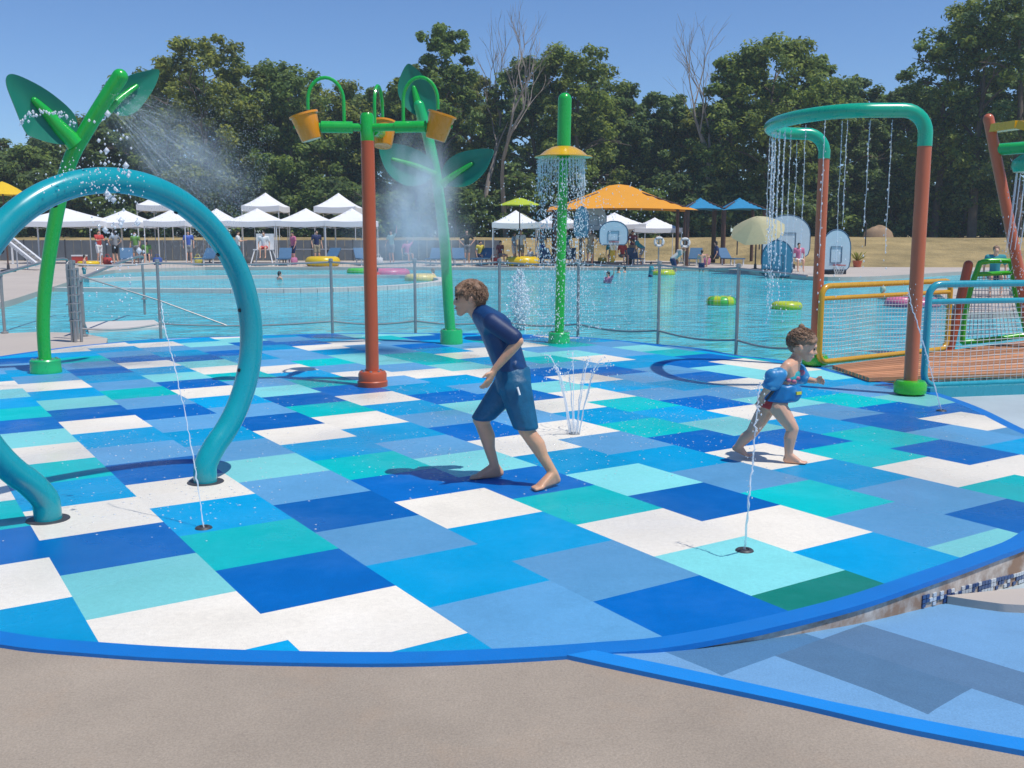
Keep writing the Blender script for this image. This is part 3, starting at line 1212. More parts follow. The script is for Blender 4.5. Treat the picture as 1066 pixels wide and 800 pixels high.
def net_panel(parent, corner_fn, cols, rows, r, m, name='net'):
    """knotted net: corner_fn(u,v) gives a point"""
    mb = MB()
    for i in range(1, cols):
        u = i / cols
        mb.tube([corner_fn(u, v / 6) for v in range(7)], r, 3, cap=False)
    for j in range(1, rows):
        v = j / rows
        mb.tube([corner_fn(u / 8, v) for u in range(9)], r, 3, cap=False)
    return mb.build(name, [m], parent, smooth=0, clean=False)


def rail_panel(name, label, group, p0, p1, h, lo, m, r=.03, inner=.16, cols=34, rows=17, open_end=False):
    t = thing(name, label, 'net rail', tuple(p0), group)
    d = (p1 - p0)
    L_ = d.length
    d = d.normalized()
    up = Vector((0, 0, 1))
    rc = .12
    path = [p0 + up * lo]
    pth = []
    for cxx, czz, a0_ in ((rc, lo + rc, PI), (rc, h - rc, PI / 2 * 1), (L_ - rc, h - rc, 0), (L_ - rc, lo + rc, -PI / 2)):
        for i in range(5):
            if (cxx, czz) == (rc, lo + rc):
                a = -PI / 2 - PI / 2 * i / 4
            elif (cxx, czz) == (rc, h - rc):
                a = PI - PI / 2 * i / 4
            elif czz == h - rc:
                a = PI / 2 - PI / 2 * i / 4
            else:
                a = -PI / 2 * i / 4
            pth.append(p0 + d * (cxx + rc * math.cos(a)) + up * (czz + rc * math.sin(a)))
    MB().tube(pth, r, 14, closed=True).build('frame_pipe', [m], t)
    MB().tube([p0 + d * .02 + up * (h - inner), p1 - d * .02 + up * (h - inner)], r * .8, 12).build('inner_bar', [m], t)
    fn = lambda u, v: p0 + d * (.03 + (L_ - .06) * u) + up * (lo + .03 + (h - inner - lo - .05) * v + .0) + Vector((0, 0, -.012 * math.sin(u * PI * 4) * v * (1 - v) * 4))
    net_panel(t, fn, cols, rows, .0032, M_NET)
    return t


pa, pb_ = g(852, 383), g(985, 368)
rail_panel('net_rail', 'golden yellow net rail along the far side of the bridge', 'net rails of the bridge', pa + Vector((0, 0, 0)), pb_, .93, .06, M_GOLD, .034, .14, 40, 14)
pc = g(961, 405)
pd = pc + nd * 3.2
rail_panel('net_rail', 'cyan net rail along the near side of the bridge', 'net rails of the bridge', pc, pd, 1.03, .03, M_CYAN, .034, .17, 46, 15)
# short leaning post and the green net ladder beyond the bridge
q0, q1 = g(988, 366), at(1008, 276, g(988, 366).y + .05)
lp = thing('leaning_post', 'short dark red post leaning right beside the green ladder', 'post', tuple(q0))
MB().tube([q0, q1], .06, 20).ball(q1, .06, 14, 6).build('pole', [M_RUST], lp)
cb = MB()
cb.lathe(q0, [(.12, 0), (.12, .02), (.08, .03)], 20)
cb.build('base_flange', [M_RUST], lp)
Yg = 13.2
ga = thing('net_ladder', 'bright green net ladder frame beside the leaning red post', 'climbing frame', tuple(at(1035, 350, Yg)))
fr_pts = [at(1002, 352, Yg), at(1008, 310, Yg), at(1018, 280, Yg), at(1023, 273, Yg), at(1048, 272, Yg), at(1053, 277, Yg), at(1058, 310, Yg), at(1068, 345, Yg), at(1060, 350, Yg), at(1008, 356, Yg)]
MB().tube(spline(fr_pts, 3, True), .036, 12, closed=True).build('frame_pipe', [M_LIME], ga)
MB().tube([at(1016, 286, Yg), at(1055, 284, Yg)], .03, 10).build('cross_bar', [M_LIME], ga)
net_panel(ga, lambda u, v: at(1004 + 7 * v + (60 - 20 * v) * u, 352 - 66 * v, Yg), 14, 16, .006, M_NETG)

# ------------------------------------------------------------------ steel fence behind the pad
fpx = [(78, 354), (165, 349), (345, 346), (432, 345.5), (520, 346), (602, 349.5), (686, 357), (768, 368), (839, 377)]
fp = [g(x, y) + Vector((0, .10, 0)) for x, y in fpx]
fe = thing('pool_fence', 'low grey steel fence with fine net along the back of the pad', 'fence', tuple(fp[4]))
for i, p in enumerate(fp[:-1]):
    hh = 1.13
    po = MB().tube([p + Vector((0, 0, -.15)), p + Vector((0, 0, hh))], .023, 12).build('post', [M_STEEL], fe)
    MB().lathe(p + Vector((0, 0, hh)), [(.034, -.03), (.034, .01), (0, .02)], 12).build('post_cap', [M_STEEL], po)
M_FNET = clear_water_mat('fence_mesh', .55)
for i in range(len(fp) - 1):
    a, b = fp[i], fp[i + 1]
    L_ = (b - a).length
    sag = .03
    if i == len(fp) - 2:
        MB().tube([a + Vector((0, 0, 1.08)), b + Vector((0, 0, 1.02))], .016, 8).build('top_rail', [M_STEEL], fe)
    else:
        MB().tube([a.lerp(b, t / 8) + Vector((0, 0, 1.09 - sag * math.sin(PI * t / 8))) for t in range(9)], .014, 8).build('top_rail', [M_STEEL], fe)
    MB().tube([a.lerp(b, t / 8) + Vector((0, 0, .16 - .05 * math.sin(PI * t / 8))) for t in range(9)], .014, 8).build('bottom_rail', [M_STEEL], fe)
    if i == 0:
        MB().tube([a + Vector((0, 0, .95)), b + Vector((0, 0, .52)), fp[2].lerp(b, .62) + Vector((0, 0, .12))], .012, 8).build('diagonal_rail', [M_STEEL], fe)
        continue
    fn = lambda u, v: a.lerp(b, u) + Vector((0, 0, .16 + .92 * v - (1 - v) * .05 * math.sin(PI * u) - v * sag * math.sin(PI * u)))
    net_panel(fe, fn, max(6, int(L_ / .06)), 16, .0016, M_NETG, 'mesh')

# handrails and gate post at the left
pG = g(80, 356)
gp = thing('gate_post', 'bundle of steel gate posts at the left end of the fence', 'gate post', tuple(pG))
for k, (dx, dy, h_) in enumerate(((-.06, 0, 1.10), (0.0, -.03, 1.16), (.06, .02, 1.05))):
    MB().tube([pG + Vector((dx, dy, 0)), pG + Vector((dx, dy, h_))], .021, 12).build('post', [M_STEEL], gp)
for k in range(7):
    MB().lathe(pG + Vector((0, 0, .3 + k * .12)), [(.05, 0), (.088, .0), (.088, .014), (.05, .014)], 14).build('hinge_collar', [M_STEEL], gp)


def stair_rail(name, label, p, q, h):
    t = thing(name, label, 'handrail', tuple(p), 'pool handrails')
    d = (q - p).normalized()
    pts = [p, p + Vector((0, 0, h - .15)), p + Vector((0, 0, h - .04)) + d * .04, p + Vector((0, 0, h)) + d * .15, q + Vector((0, 0, h)) - d * .3,
           q + Vector((0, 0, h - .25)), q + Vector((0, 0, -.3))]
    MB().tube(spline(pts, 5), .024, 10).build('rail', [M_STEEL], t)
    for pp in (p, q):
        MB().lathe(Vector((pp.x, pp.y, max(pp.z, -.07))), [(.055, 0), (.055, .02), (.03, .03)], 14).build('escutcheon', [M_STEEL], t)


stair_rail('handrail', 'curved steel handrail at the far left pool edge', g(5, 347), at(72, 318, 19.5), .92)
stair_rail('handrail', 'curved steel handrail over the pool steps right of the gate posts', g(88, 350), at(150, 312, 19.5), .86)
# inlaid ground nozzles
NOZ = [(212, 550, 'dark spray nozzle in the pad near the hoop'), (775, 573.5, 'dark spray nozzle in the light aqua tile near the rim'),
       (598, 452, 'dark spray nozzle under the spreading water crown'), (951, 430, 'dark spray nozzle left of the right orange net post')]
for x, y, lab in NOZ[:3] + [(980, 428, 'small dark spray nozzle beside the coral post foot')]:
    p = g(x, y)
    nz = thing('spray_nozzle', lab, 'nozzle', tuple(p), 'spray nozzles in the pad')
    MB().lathe(p, [(0, .004), (.02, .004), (.022, .009), (.036, .009), (.043, .004), (.046, -.004)], 24).build('nozzle_ring', [M_DARK], nz)

# ------------------------------------------------------------------ pop-up canopies
DZ = 0.06


def canopy_root(label, group='pop-up canopies'):
    t = thing('popup_canopy', label, 'canopy', (0, 0, 0), group)
    hw, eave, peak = 1.5, 2.05, 2.68
    mb = MB()
    n = 10
    idx = {}
    vs, fs = [], []
    for i in range(n + 1):
        for j in range(n + 1):
            x, y = -hw + 2 * hw * i / n, -hw + 2 * hw * j / n
            r = max(abs(x), abs(y)) / hw
            s = (abs(x) / hw) ** 2 * (abs(y) / hw) ** 2
            z = eave + (peak - eave) * ((1 - r) ** 1.25) - .05 * (1 - s) * (r > .99)
            vs.append((x, y, z))
    for i in range(n):
        for j in range(n):
            a = i * (n + 1) + j
            fs.append((a, a + 1, a + n + 2, a + n + 1))
    mb.add(vs, fs)
    mb.build('canopy_top', [M_WHITE], t, smooth=0.25)
    mb = MB()
    for sx, sy, ex, ey in ((-1, -1, 1, -1), (1, -1, 1, 1), (1, 1, -1, 1), (-1, 1, -1, -1)):
        for i in range(8):
            u0, u1 = i / 8, (i + 1) / 8
            a = Vector(((sx + (ex - sx) * u0) * hw * 1.003, (sy + (ey - sy) * u0) * hw * 1.003, 0))
            b = Vector(((sx + (ex - sx) * u1) * hw * 1.003, (sy + (ey - sy) * u1) * hw * 1.003, 0))
            za, zb = eave - .05 * (1 - abs(2 * u0 - 1) ** 2), eave - .05 * (1 - abs(2 * u1 - 1) ** 2)
            mb.add([a + Vector((0, 0, za + .015)), b + Vector((0, 0, zb + .015)), b + Vector((0, 0, zb - .24)), a + Vector((0, 0, za - .24))], [(0, 1, 2, 3)])
    mb.build('valance', [M_WHITE], t, smooth=0)
    for sx in (-1, 1):
        for sy in (-1, 1):
            mb = MB().box((sx * (hw - .04), sy * (hw - .04), eave / 2 - .05), (.05, .05, eave - .08))
            mb.box((sx * (hw - .04), sy * (hw - .04), .01), (.11, .11, .02))
            mb.build('leg', [M_WPAINT], t, smooth=0)
    mb = MB()
    for a, b in (((-1, -1), (1, -1)), ((1, -1), (1, 1)), ((1, 1), (-1, 1)), ((-1, 1), (-1, -1))):
        A, B = Vector((a[0] * (hw - .05), a[1] * (hw - .05), 0)), Vector((b[0] * (hw - .05), b[1] * (hw - .05), 0))
        for q in range(2):
            u0, u1 = q * .5, q * .5 + .5
            mb.bar(A.lerp(B, u0) + Vector((0, 0, eave - .35)), A.lerp(B, u1) + Vector((0, 0, eave - .1)), .02, .02)
            mb.bar(A.lerp(B, u0) + Vector((0, 0, eave - .1)), A.lerp(B, u1) + Vector((0, 0, eave - .35)), .02, .02)
    mb.build('truss', [M_WPAINT], t, smooth=0)
    return t


TENTS = [  # centre px, eave y, width px, distance, label
    (66, 235, 92, 52, 'wide white canopy behind the green leaf stalk'),
    (128, 236, 50, 53, 'white canopy over the bathers under the top of the hoop'),
    (180, 235, 42, 52, 'white canopy seen through the right half of the hoop'),
    (168, 217, 36, 63, 'raised white canopy set back behind the hoop, left of the pair'),
    (225, 235, 38, 53, 'white canopy half hidden by the right limb of the hoop'),
    (267, 235, 50, 52, 'white canopy above the lifeguard just right of the hoop'),
    (276, 218, 38, 63, 'raised white canopy set back behind the lifeguard canopy'),
    (318, 235, 50, 52, 'white canopy with the long counter midway to the bucket post'),
    (352, 219, 42, 62, 'raised white canopy set back, left of the bucket post'),
    (366, 235, 46, 52, 'white canopy partly hidden by the orange-red bucket post'),
    (537, 237, 48, 50, 'white canopy below the lime parasol'),
    (580, 237, 44, 53.4, 'white canopy behind the dish pole'),
    (640, 238, 58, 53.6, 'white canopy behind the pale basketball backboard'),
    (682, 242, 48, 53.6, 'white canopy beneath the right half of the orange shade')]
troot = canopy_root(TENTS[0][4])
for i, (cx_, ey, wpx, Yt, lab) in enumerate(TENTS):
    c = at(cx_, ey, Yt)
    zb = DZ if Yt < 57 else land_z(c.x, Yt)
    wd = wpx * Yt / F
    s = wd / 3.0
    sz = (c.z + .22 - zb) / 2.05
    loc = (c.x, Yt + wd / 2 * .2, zb - (.04 if Yt > 57 else 0))
    if i == 0:
        troot.location = loc
        troot.scale = (s, 1.0, sz)
    else:
        dup(troot, loc=loc, scale=(s, 1.0, sz), rz=0, label=lab)

# dark privacy fence and tables below the canopies
M_SLAT = mat('grey_slat_fence', (0.13, 0.145, 0.16), rough=0.8, var=0.15, vscale=2)
pf = thing('privacy_fence', 'long dark grey screen fence behind the white canopies', 'fence', (-12, 57.4, 0))
mb = MB()
x0, x1 = at(-60, 260, 57.4).x, at(520, 260, 57.4).x
x = x0
while x < x1:
    mb.box((x + .235, 57.4, .66), (.45, .03, 1.15))
    x += .47
mb.build('screen_boards', [M_SLAT], pf, smooth=0)
x = x0
while x < x1:
    MB().box((x - .005, 57.4, .62), (.06, .06, 1.3)).build('post', [M_DARK], pf, smooth=0)
    x += 2.35
M_TABLE = mat('grey_table', (0.38, 0.38, 0.38), rough=0.6)


def table(x, y, Yt, wpx, label):
    c = at(x, y, Yt)
    wd = wpx * Yt / F
    t = thing('folding_table', label, 'table', (c.x, Yt, DZ), 'tables under the canopies')
    MB().box((c.x, Yt, DZ + .73), (wd, .75, .05)).build('tabletop', [M_WPAINT], t, smooth=0)
    for sx in (-1, 1):
        for sy in (-1, 1):
            MB().box((c.x + sx * (wd / 2 - .1), Yt + sy * .3, DZ + .355), (.05, .05, .70)).build('leg', [M_DARK], t, smooth=0)
    return c


table(318, 262, 52.6, 48, 'long white table under the canopy with the counter')
table(366, 262, 52.8, 34, 'short white table left of the bucket post')
table(233, 262, 53.4, 30, 'white table seen just right of the hoop limb')

# ------------------------------------------------------------------ shades and parasols
M_SHADEO = mat('orange_shade_cloth', (0.72, 0.30, 0.012), rough=0.75, var=0.07, vscale=1.2)
M_SHADEB = mat('blue_shade_cloth', (0.012, 0.22, 0.42), rough=0.75, var=0.05)
M_SHADEL = mat('lime_shade_cloth', (0.42, 0.52, 0.02), rough=0.75, var=0.05)
M_SHADEY = mat('yellow_shade_cloth', (0.72, 0.46, 0.01), rough=0.75, var=0.05)
M_SHADEC = mat('cream_cloth', (0.46, 0.42, 0.24), rough=0.8, var=0.05)


def hip_shade(name, label, xpx0, xpx1, yeave, ypeak, Ys, depth, mcloth, group=None, post=M_BROWN, ridge=0.12):
    a, b, pk = at(xpx0, yeave, Ys), at(xpx1, yeave, Ys), at((xpx0 + xpx1) / 2, ypeak, Ys + depth / 2)
    cxx, cyy = (a.x + b.x) / 2, Ys + depth / 2
    hw = (b.x - a.x) / 2
    ze = a.z
    t = thing(name, label, 'shade', (cxx, cyy, DZ), group)
    n = 14
    vs, fs = [], []
    for i in range(n + 1):
        for j in range(n + 1):
            u, v = -1 + 2 * i / n, -1 + 2 * j / n
            r = max(abs(u) - ridge * (1 - abs(v)), abs(v))
            r = min(1, max(0, r))
            edge = 1 if max(abs(u), abs(v)) > .999 else 0
            s = min(abs(u), abs(v))
            z = ze + (pk.z - ze) * (1 - r) ** 1.18 + .10 * edge * (1 - s * s)
            pull = 1 - .04 * (1 - min(abs(u), abs(v)) ** 2) * edge
            vs.append((cxx + u * hw * (pull if abs(u) > .999 else 1), cyy + v * depth / 2 * (pull if abs(v) > .999 else 1), z))
    for i in range(n):
        for j in range(n):
            k = i * (n + 1) + j
            fs.append((k, k + 1, k + n + 2, k + n + 1))
    MB().add(vs, fs).build('canopy', [mcloth], t, smooth=0.35)
    for sx in (-1, 1):
        for sy in (-1, 1):
            p = Vector((cxx + sx * hw * .88, cyy + sy * depth / 2 * .8, 0))
            MB().tube([p + Vector((0, 0, DZ)), p + Vector((0, 0, ze + .12))], .085, 12).build('post', [post], t)
            MB().tube([p + Vector((0, 0, ze + .1)), Vector((cxx + sx * hw * .3, cyy + sy * depth * .14, pk.z - (pk.z - ze) * .34))], .04, 8).build('rafter', [post], t)
    return t


hip_shade('shade_structure', 'large orange hip shade on brown posts behind the dish pole', 570, 727, 219, 192, 46.9, 3.6, M_SHADEO, ridge=.1)
hip_shade('shade_structure', 'blue peaked shade nearer the orange shade', 712, 757, 219, 206, 51, 3.0, M_SHADEB, 'blue shades', ridge=.0)
hip_shade('shade_structure', 'blue peaked shade above the cream parasol', 753, 800, 219, 206, 50.6, 3.0, M_SHADEB, 'blue shades', ridge=.0)


def parasol(label, xp, yp, ye, wpx, Yp, mcloth, tilt=(0, 0), n=8, group='parasols'):
    top = at(xp, yp, Yp)
    R0 = wpx * Yp / F / 2
    drop = (ye - yp) * Yp / F
    base = Vector((top.x, Yp, DZ))
    t = thing('parasol', label, 'parasol', tuple(base), group)
    Rm = Matrix.Rotation(tilt[1], 3, 'Y') @ Matrix.Rotation(tilt[0], 3, 'X')
    vs, fs = [top], []
    rings = 4
    for r in range(1, rings + 1):
        for k in range(n * 2):
            a = PI * k / n
            rad = R0 * r / rings * (1 if k % 2 == 0 else .955)
            zz = -drop * (r / rings) ** 1.2 - (0.0 if k % 2 == 0 else -.02 * r / rings)
            vs.append(top + Rm @ Vector((rad * math.cos(a), rad * math.sin(a), zz)))
    m2 = n * 2
    for k in range(m2):
        fs.append((0, 1 + k, 1 + (k + 1) % m2))
        for r in range(rings - 1):
            fs.append((1 + r * m2 + k, 1 + (r + 1) * m2 + k, 1 + (r + 1) * m2 + (k + 1) % m2, 1 + r * m2 + (k + 1) % m2))
    MB().add(vs, fs).build('canopy', [mcloth], t, smooth=0.2)
    MB().tube([base, top + Rm @ Vector((0, 0, -.02))], .03, 10).build('pole', [M_BROWN], t)
    mb = MB()
    for k in range(n):
        a = 2 * PI * k / n
        mb.tube([top + Rm @ Vector((0, 0, -.06)), top + Rm @ Vector((R0 * .97 * math.cos(a), R0 * .97 * math.sin(a), -drop - .01))], .012, 5)
    mb.build('ribs', [M_DARK], t)
    MB().lathe(base, [(.28, 0), (.28, .08), (.06, .12), (.05, .3)], 20).build('base', [M_DARK], t)
    return t


parasol('lime green parasol left of the dish pole', 541, 206, 214, 46, 46.8, M_SHADEL)
parasol('yellow parasol at the far left edge of the picture', 2, 189, 203, 50, 40, M_SHADEY)
parasol('cream parasol tilted towards the backboards on the right', 788, 226, 243, 56, 41, M_SHADEC, tilt=(.5, -.25))
parasol('olive parasol peeking above the canopy under the lime parasol', 543, 222, 230, 26, 53, mat('olive_cloth', (0.24, 0.25, 0.12), rough=.8))


# ------------------------------------------------------------------ basketball backboards by the pool
M_BOARD = mat('pale_blue_board', (0.50, 0.62, 0.68), rough=0.3, var=0.06)
M_BOARD2 = mat('blue_tinted_board', (0.15, 0.36, 0.46), rough=0.2, var=0.08)
M_TRIM = mat('slate_trim', (0.05, 0.11, 0.18), rough=0.5)
M_RIM_ = paint('red_rim', (0.42, 0.06, 0.05))


def hoop_board(label, xl, xr, yt, yb, Yh, yaw, board=M_BOARD, post_y=None, postm=M_DARK, rim=True, pad=None, lean=0.0):
    c = at((xl + xr) / 2, yb, Yh)
    wd = (xr - xl) * Yh / F
    ht = (yb - yt) * Yh / F
    base = Vector((c.x, Yh + .35, DZ))
    t = thing('basketball_hoop', label, 'poolside hoop', tuple(base), 'poolside basketball hoops')
    R = Matrix.Rotation(yaw, 3, 'Z')
    o = Vector((c.x, Yh, c.z))
    wd2 = wd / max(.3, math.cos(yaw)) if abs(yaw) < 1.2 else wd

    def P(u, v, d=0):
        return o + R @ Vector((u * wd2 / 2, -d, v * ht))
    out = [(-.78, 0), (.78, 0), (.93, .06), (1, .2), (1, .55)]
    for k in range(1, 12):
        a = PI * k / 12
        out.append((math.cos(a) * 1.0, .55 + .45 * math.sin(a)))
    out += [(-1, .55), (-1, .2), (-.93, .06)]
    nrm = R @ Vector((0, -1, 0))
    MB().plate([P(u, v) for u, v in out], nrm, .035).build('backboard', [board], t, smooth=0.4)
    MB().tube([P(u, v, .0) for u, v in out], .028, 8, closed=True).build('board_trim', [M_TRIM], t)
    mb = MB()
    for (u0, v0), (u1, v1) in (((-.38, .18), (-.38, .58)), ((-.38, .58), (.38, .58)), ((.38, .58), (.38, .18)), ((.38, .18), (-.38, .18))):
        mb.bar(P(u0, v0, .025), P(u1, v1, .025), .05, .012)
    mb.build('target_square', [M_TRIM], t, smooth=0)
    if rim:
        rc = P(0, .12, .30)
        rp = [rc + R @ Vector((.23 * math.cos(a), .23 * math.sin(a), 0)) for a in [2 * PI * k / 24 for k in range(24)]]
        ro = MB().tube(rp, .016, 6, closed=True).bar(P(0, .12, .02), P(0, .12, .09), .12, .04).build('rim', [M_RIM_], t)
        mb = MB()
        for k in range(12):
            for sgn in (1, -1):
                pts = []
                for q in range(5):
                    v = q / 4
                    a = 2 * PI * k / 12 + sgn * v * 1.1
                    r = .23 - .10 * v
                    pts.append(rc + R @ Vector((r * math.cos(a), r * math.sin(a), -.38 * v)))
                mb.tube(pts, .006, 3, cap=False)
        mb.build('hoop_net', [M_NET], ro, smooth=0, clean=False)
    top = P(0, .35, -.08)
    MB().tube([base, Vector((base.x, base.y, top.z * .8)), top], .07, 12).build('post', [postm], t)
    if pad:
        MB().lathe(base + Vector((0, 0, .1)), [(.13, 0), (.13, 1.0), (0, 1.0)], 16).build('post_pad', [pad], t)
    MB().box(base + Vector((0, .1, .1)), (.9, .7, .2)).build('ballast_base', [M_DARK], t, smooth=0)
    return t


hoop_board('pale backboard with black-edged arch top in front of a white canopy', 624, 653, 231, 255, 46.6, 0.0, pad=M_YEL)
hoop_board('pale backboard with red rim and white net right of the rear coral post', 854, 885, 240, 281, 37.4, .15)
hoop_board('narrow blue tinted backboard turned sideways, left of the rear coral post', 795, 822, 251, 288, 37.2, -.55, board=M_BOARD2, rim=True)
hoop_board('big pale round-topped backboard with struts behind the narrow blue one', 793, 843, 225, 268, 43.5, .1, rim=False)
hoop_board('tinted backboard turned sideways left of the dark-haired woman', 598, 612, 216, 247, 46.9, -.7, board=M_BOARD2, rim=False)
hoop_board('pale round-topped backboard just behind the tinted sideways one', 604, 631, 214, 240, 48.3, .2, rim=False)

# red-brown tool boxes seen at the large backboard
# ------------------------------------------------------------------ life rings on posts
M_RING = mat('life_ring_white', (0.78, 0.78, 0.76), rough=0.5)
for x, y, lab in ((686, 252, 'white life ring hung on the post left of the other ring'), (713, 253, 'white life ring hung right beside the brown shade posts')):
    c = at(x, y, 46.6)
    t = thing('life_ring', lab, 'life ring', tuple(c), 'life rings')
    rp = [c + Vector((.19 * math.cos(a), -.04, .19 * math.sin(a))) for a in [2 * PI * k / 24 for k in range(24)]]
    MB().tube(rp, .062, 10, closed=True).build('ring', [M_RING], t)
    mb = MB()
    for k in range(4):
        a = PI / 4 + PI / 2 * k
        q = c + Vector((.19 * math.cos(a), -.04, .19 * math.sin(a)))
        tn = Vector((-math.sin(a), 0, math.cos(a)))
        mb.tube([q - tn * .035, q + tn * .035], .066, 10)
    mb.build('bands', [mat('ring_band', (.30, .33, .36), rough=.5)], t)
    p = Vector((c.x, 46.65, DZ))
    s_ = thing('ring_stand', 'thin grey stand carrying the ' + ('left' if x < 700 else 'right') + ' life ring', 'stand', tuple(p), 'life ring stands')
    MB().tube([p, Vector((p.x, p.y, c.z + .25))], .035, 10).lathe(p, [(.2, 0), (.2, .03), (.03, .05)], 16).build('stand_pole', [M_STEEL], s_)

# ------------------------------------------------------------------ things afloat and on the deck edge
def float_ring(label, x, y, wpx, z, m, tube_r=.13, group='inflatable rings', squash=.8, name='swim_ring', stripes=None):
    c = g(x, y, z) if z < 0 else Vector((at(x, y, 47.4).x, 47.4, z + .02))
    R0 = wpx * c.y / F / 2 - tube_r
    t = thing(name, label, 'float', tuple(c), group)
    rp = [c + Vector((R0 * math.cos(a), R0 * math.sin(a), 0)) for a in [2 * PI * k / 28 for k in range(28)]]
    o = MB().tube(rp, tube_r, 12, closed=True).build('ring', [m], t)
    if stripes is not None:
        mb = MB()
        for k in range(6):
            a = 2 * PI * k / 6
            q = c + Vector((R0 * math.cos(a), R0 * math.sin(a), 0))
            tn = Vector((-math.sin(a), math.cos(a), 0))
            mb.tube([q - tn * .08, q + tn * .08], tube_r * 1.02, 12, cap=False)
        mb.build('stripes', [stripes], t)
    vb = c + Vector((R0, 0, tube_r))
    MB().lathe(vb, [(.02, -.01), (.02, .02), (0, .025)], 8).build('valve', [M_WPAINT], t)
    return t


M_FG = mat('float_green', (0.08, 0.50, 0.06), rough=0.3)
M_FY = mat('float_yellow', (0.75, 0.50, 0.01), rough=0.3)
M_FYG = mat('float_lime', (0.48, 0.58, 0.02), rough=0.3)
M_FP = mat('float_pink', (0.65, 0.16, 0.28), rough=0.3)
M_FC = mat('float_cyan', (0.02, 0.45, 0.50), rough=0.3)
float_ring('green swim ring floating left of the rear fence post', 751, 314.5, 30, WZ + .07, M_FG, stripes=M_FYG)
float_ring('lime yellow swim ring floating near the rear coral post', 819, 319, 32, WZ + .06, M_FYG, .10)
float_ring('yellow inflatable on the far deck edge left of the bucket post', 336, 270.5, 36, DZ + .2, M_FY, .24)
float_ring('yellow inflatable on the far deck edge above the bubbling jet', 544, 274, 36, DZ + .2, M_FY, .24)
float_ring('green inflatable afloat left of the bucket post', 377, 283, 32, WZ + .05, M_FG, .15)
float_ring('pink inflatable afloat right of the bucket post', 405, 285, 44, WZ + .06, M_FP, .2)
float_ring('pale yellow inflatable afloat behind the mist', 438, 290.5, 34, WZ + .06, mat('float_pale', (.72, .60, .22), rough=.4), .18)
float_ring('lime ring beside the wading child in the far pool', 690, 285, 26, WZ + .05, M_FYG, .16)

# lifeguard chair and a white slide ladder, far left
lg = at(275, 274, 48.2)
lg.z = DZ
lc = thing('lifeguard_chair', 'raised white lifeguard chair on the far deck right of the hoop', 'chair', tuple(lg))
for sx in (-1, 1):
    for sy in (-1, 1):
        MB().tube([lg + Vector((sx * .55, sy * .5, 0)), lg + Vector((sx * .36, sy * .3, .75))], .03, 8).build('leg', [M_WPAINT], lc)
MB().box(lg + Vector((0, 0, .77)), (.85, .7, .05)).build('seat', [M_WPAINT], lc, smooth=0)
MB().box(lg + Vector((0, .36, 1.15)), (.85, .04, .75)).build('backrest', [M_WPAINT], lc, smooth=0)
sl = at(30, 275, 44)
sl.z = DZ
sd = thing('slide_ladder', 'grey steel steps and rail sloping down at the far left deck', 'ladder', tuple(sl))
A, B = at(5, 246, 44), at(43, 276, 42)
for dy in (-.35, .35):
    MB().bar(A + Vector((0, dy, 0)), B + Vector((0, dy, 0)), .10, .16).build('stringer', [M_WPAINT], sd, smooth=0)
for k in range(8):
    p = A.lerp(B, (k + .5) / 8)
    MB().box(p, (.25, .7, .04)).build('tread', [M_STEEL], sd, smooth=0)
for k in range(2):
    p = A.lerp(B, .2 + .3 * k)
    MB().tube([Vector((p.x, p.y + .35, DZ)), p + Vector((0, .35, 0))], .03, 8).build('leg', [M_WPAINT], sd)
# sun loungers and bags along the far deck
M_LOUNGE = mat('lounger_blue', (.05, .14, .26), rough=.7)
ld = None
LOUNGE = [(132, 'left of the blue-shirted guest'), (214, 'right of the hoop limb'), (296, 'below the lifeguard canopy'), (341, 'beside the counter canopy'), (378, 'at the bucket post'),
          (452, 'right of the far leaf stalk'), (478, 'left of the lime parasol canopy'), (502, 'near the lime parasol'), (572, 'behind the dish pole'), (592, 'right of the dish pole'), (660, 'under the orange shade'),
          (722, 'between the shade posts'), (760, 'under the blue shades')]
for i, (x, lab) in enumerate(LOUNGE):
    c = at(x, 272, 48.9)
    lab = 'low blue sun lounger on the far deck ' + lab
    rz = [-1.2, -1.7, -1.45, -1.9][i % 4]
    if ld is None:
        ld = thing('sun_lounger', lab, 'sun lounger', (0, 0, 0), 'sun loungers on the far deck')
        MB().box((.25, 0, .33), (1.2, .6, .05)).build('seat', [M_LOUNGE], ld, smooth=0)
        MB().bar((-.35, 0, .34), (-.85, 0, .82), .6, .05).build('backrest', [M_LOUNGE], ld, smooth=0)
        for sx in (-.3, .75):
            for sy in (-.25, .25):
                MB().box((sx, sy, .155), (.05, .05, .31)).build('leg', [M_WPAINT], ld, smooth=0)
        ld.location = (c.x, 48.9, DZ)
        ld.rotation_euler = (0, 0, rz)
    else:
        dup(ld, loc=(c.x, 48.9, DZ), rz=rz, label=lab)
BAGC = [(.50, .06, .05), (.04, .10, .35), (.62, .55, .10), (.10, .10, .10), (.55, .20, .35), (.05, .35, .30), (.70, .70, .68)]
BAGN = ['red', 'blue', 'yellow', 'black', 'pink', 'teal', 'white']
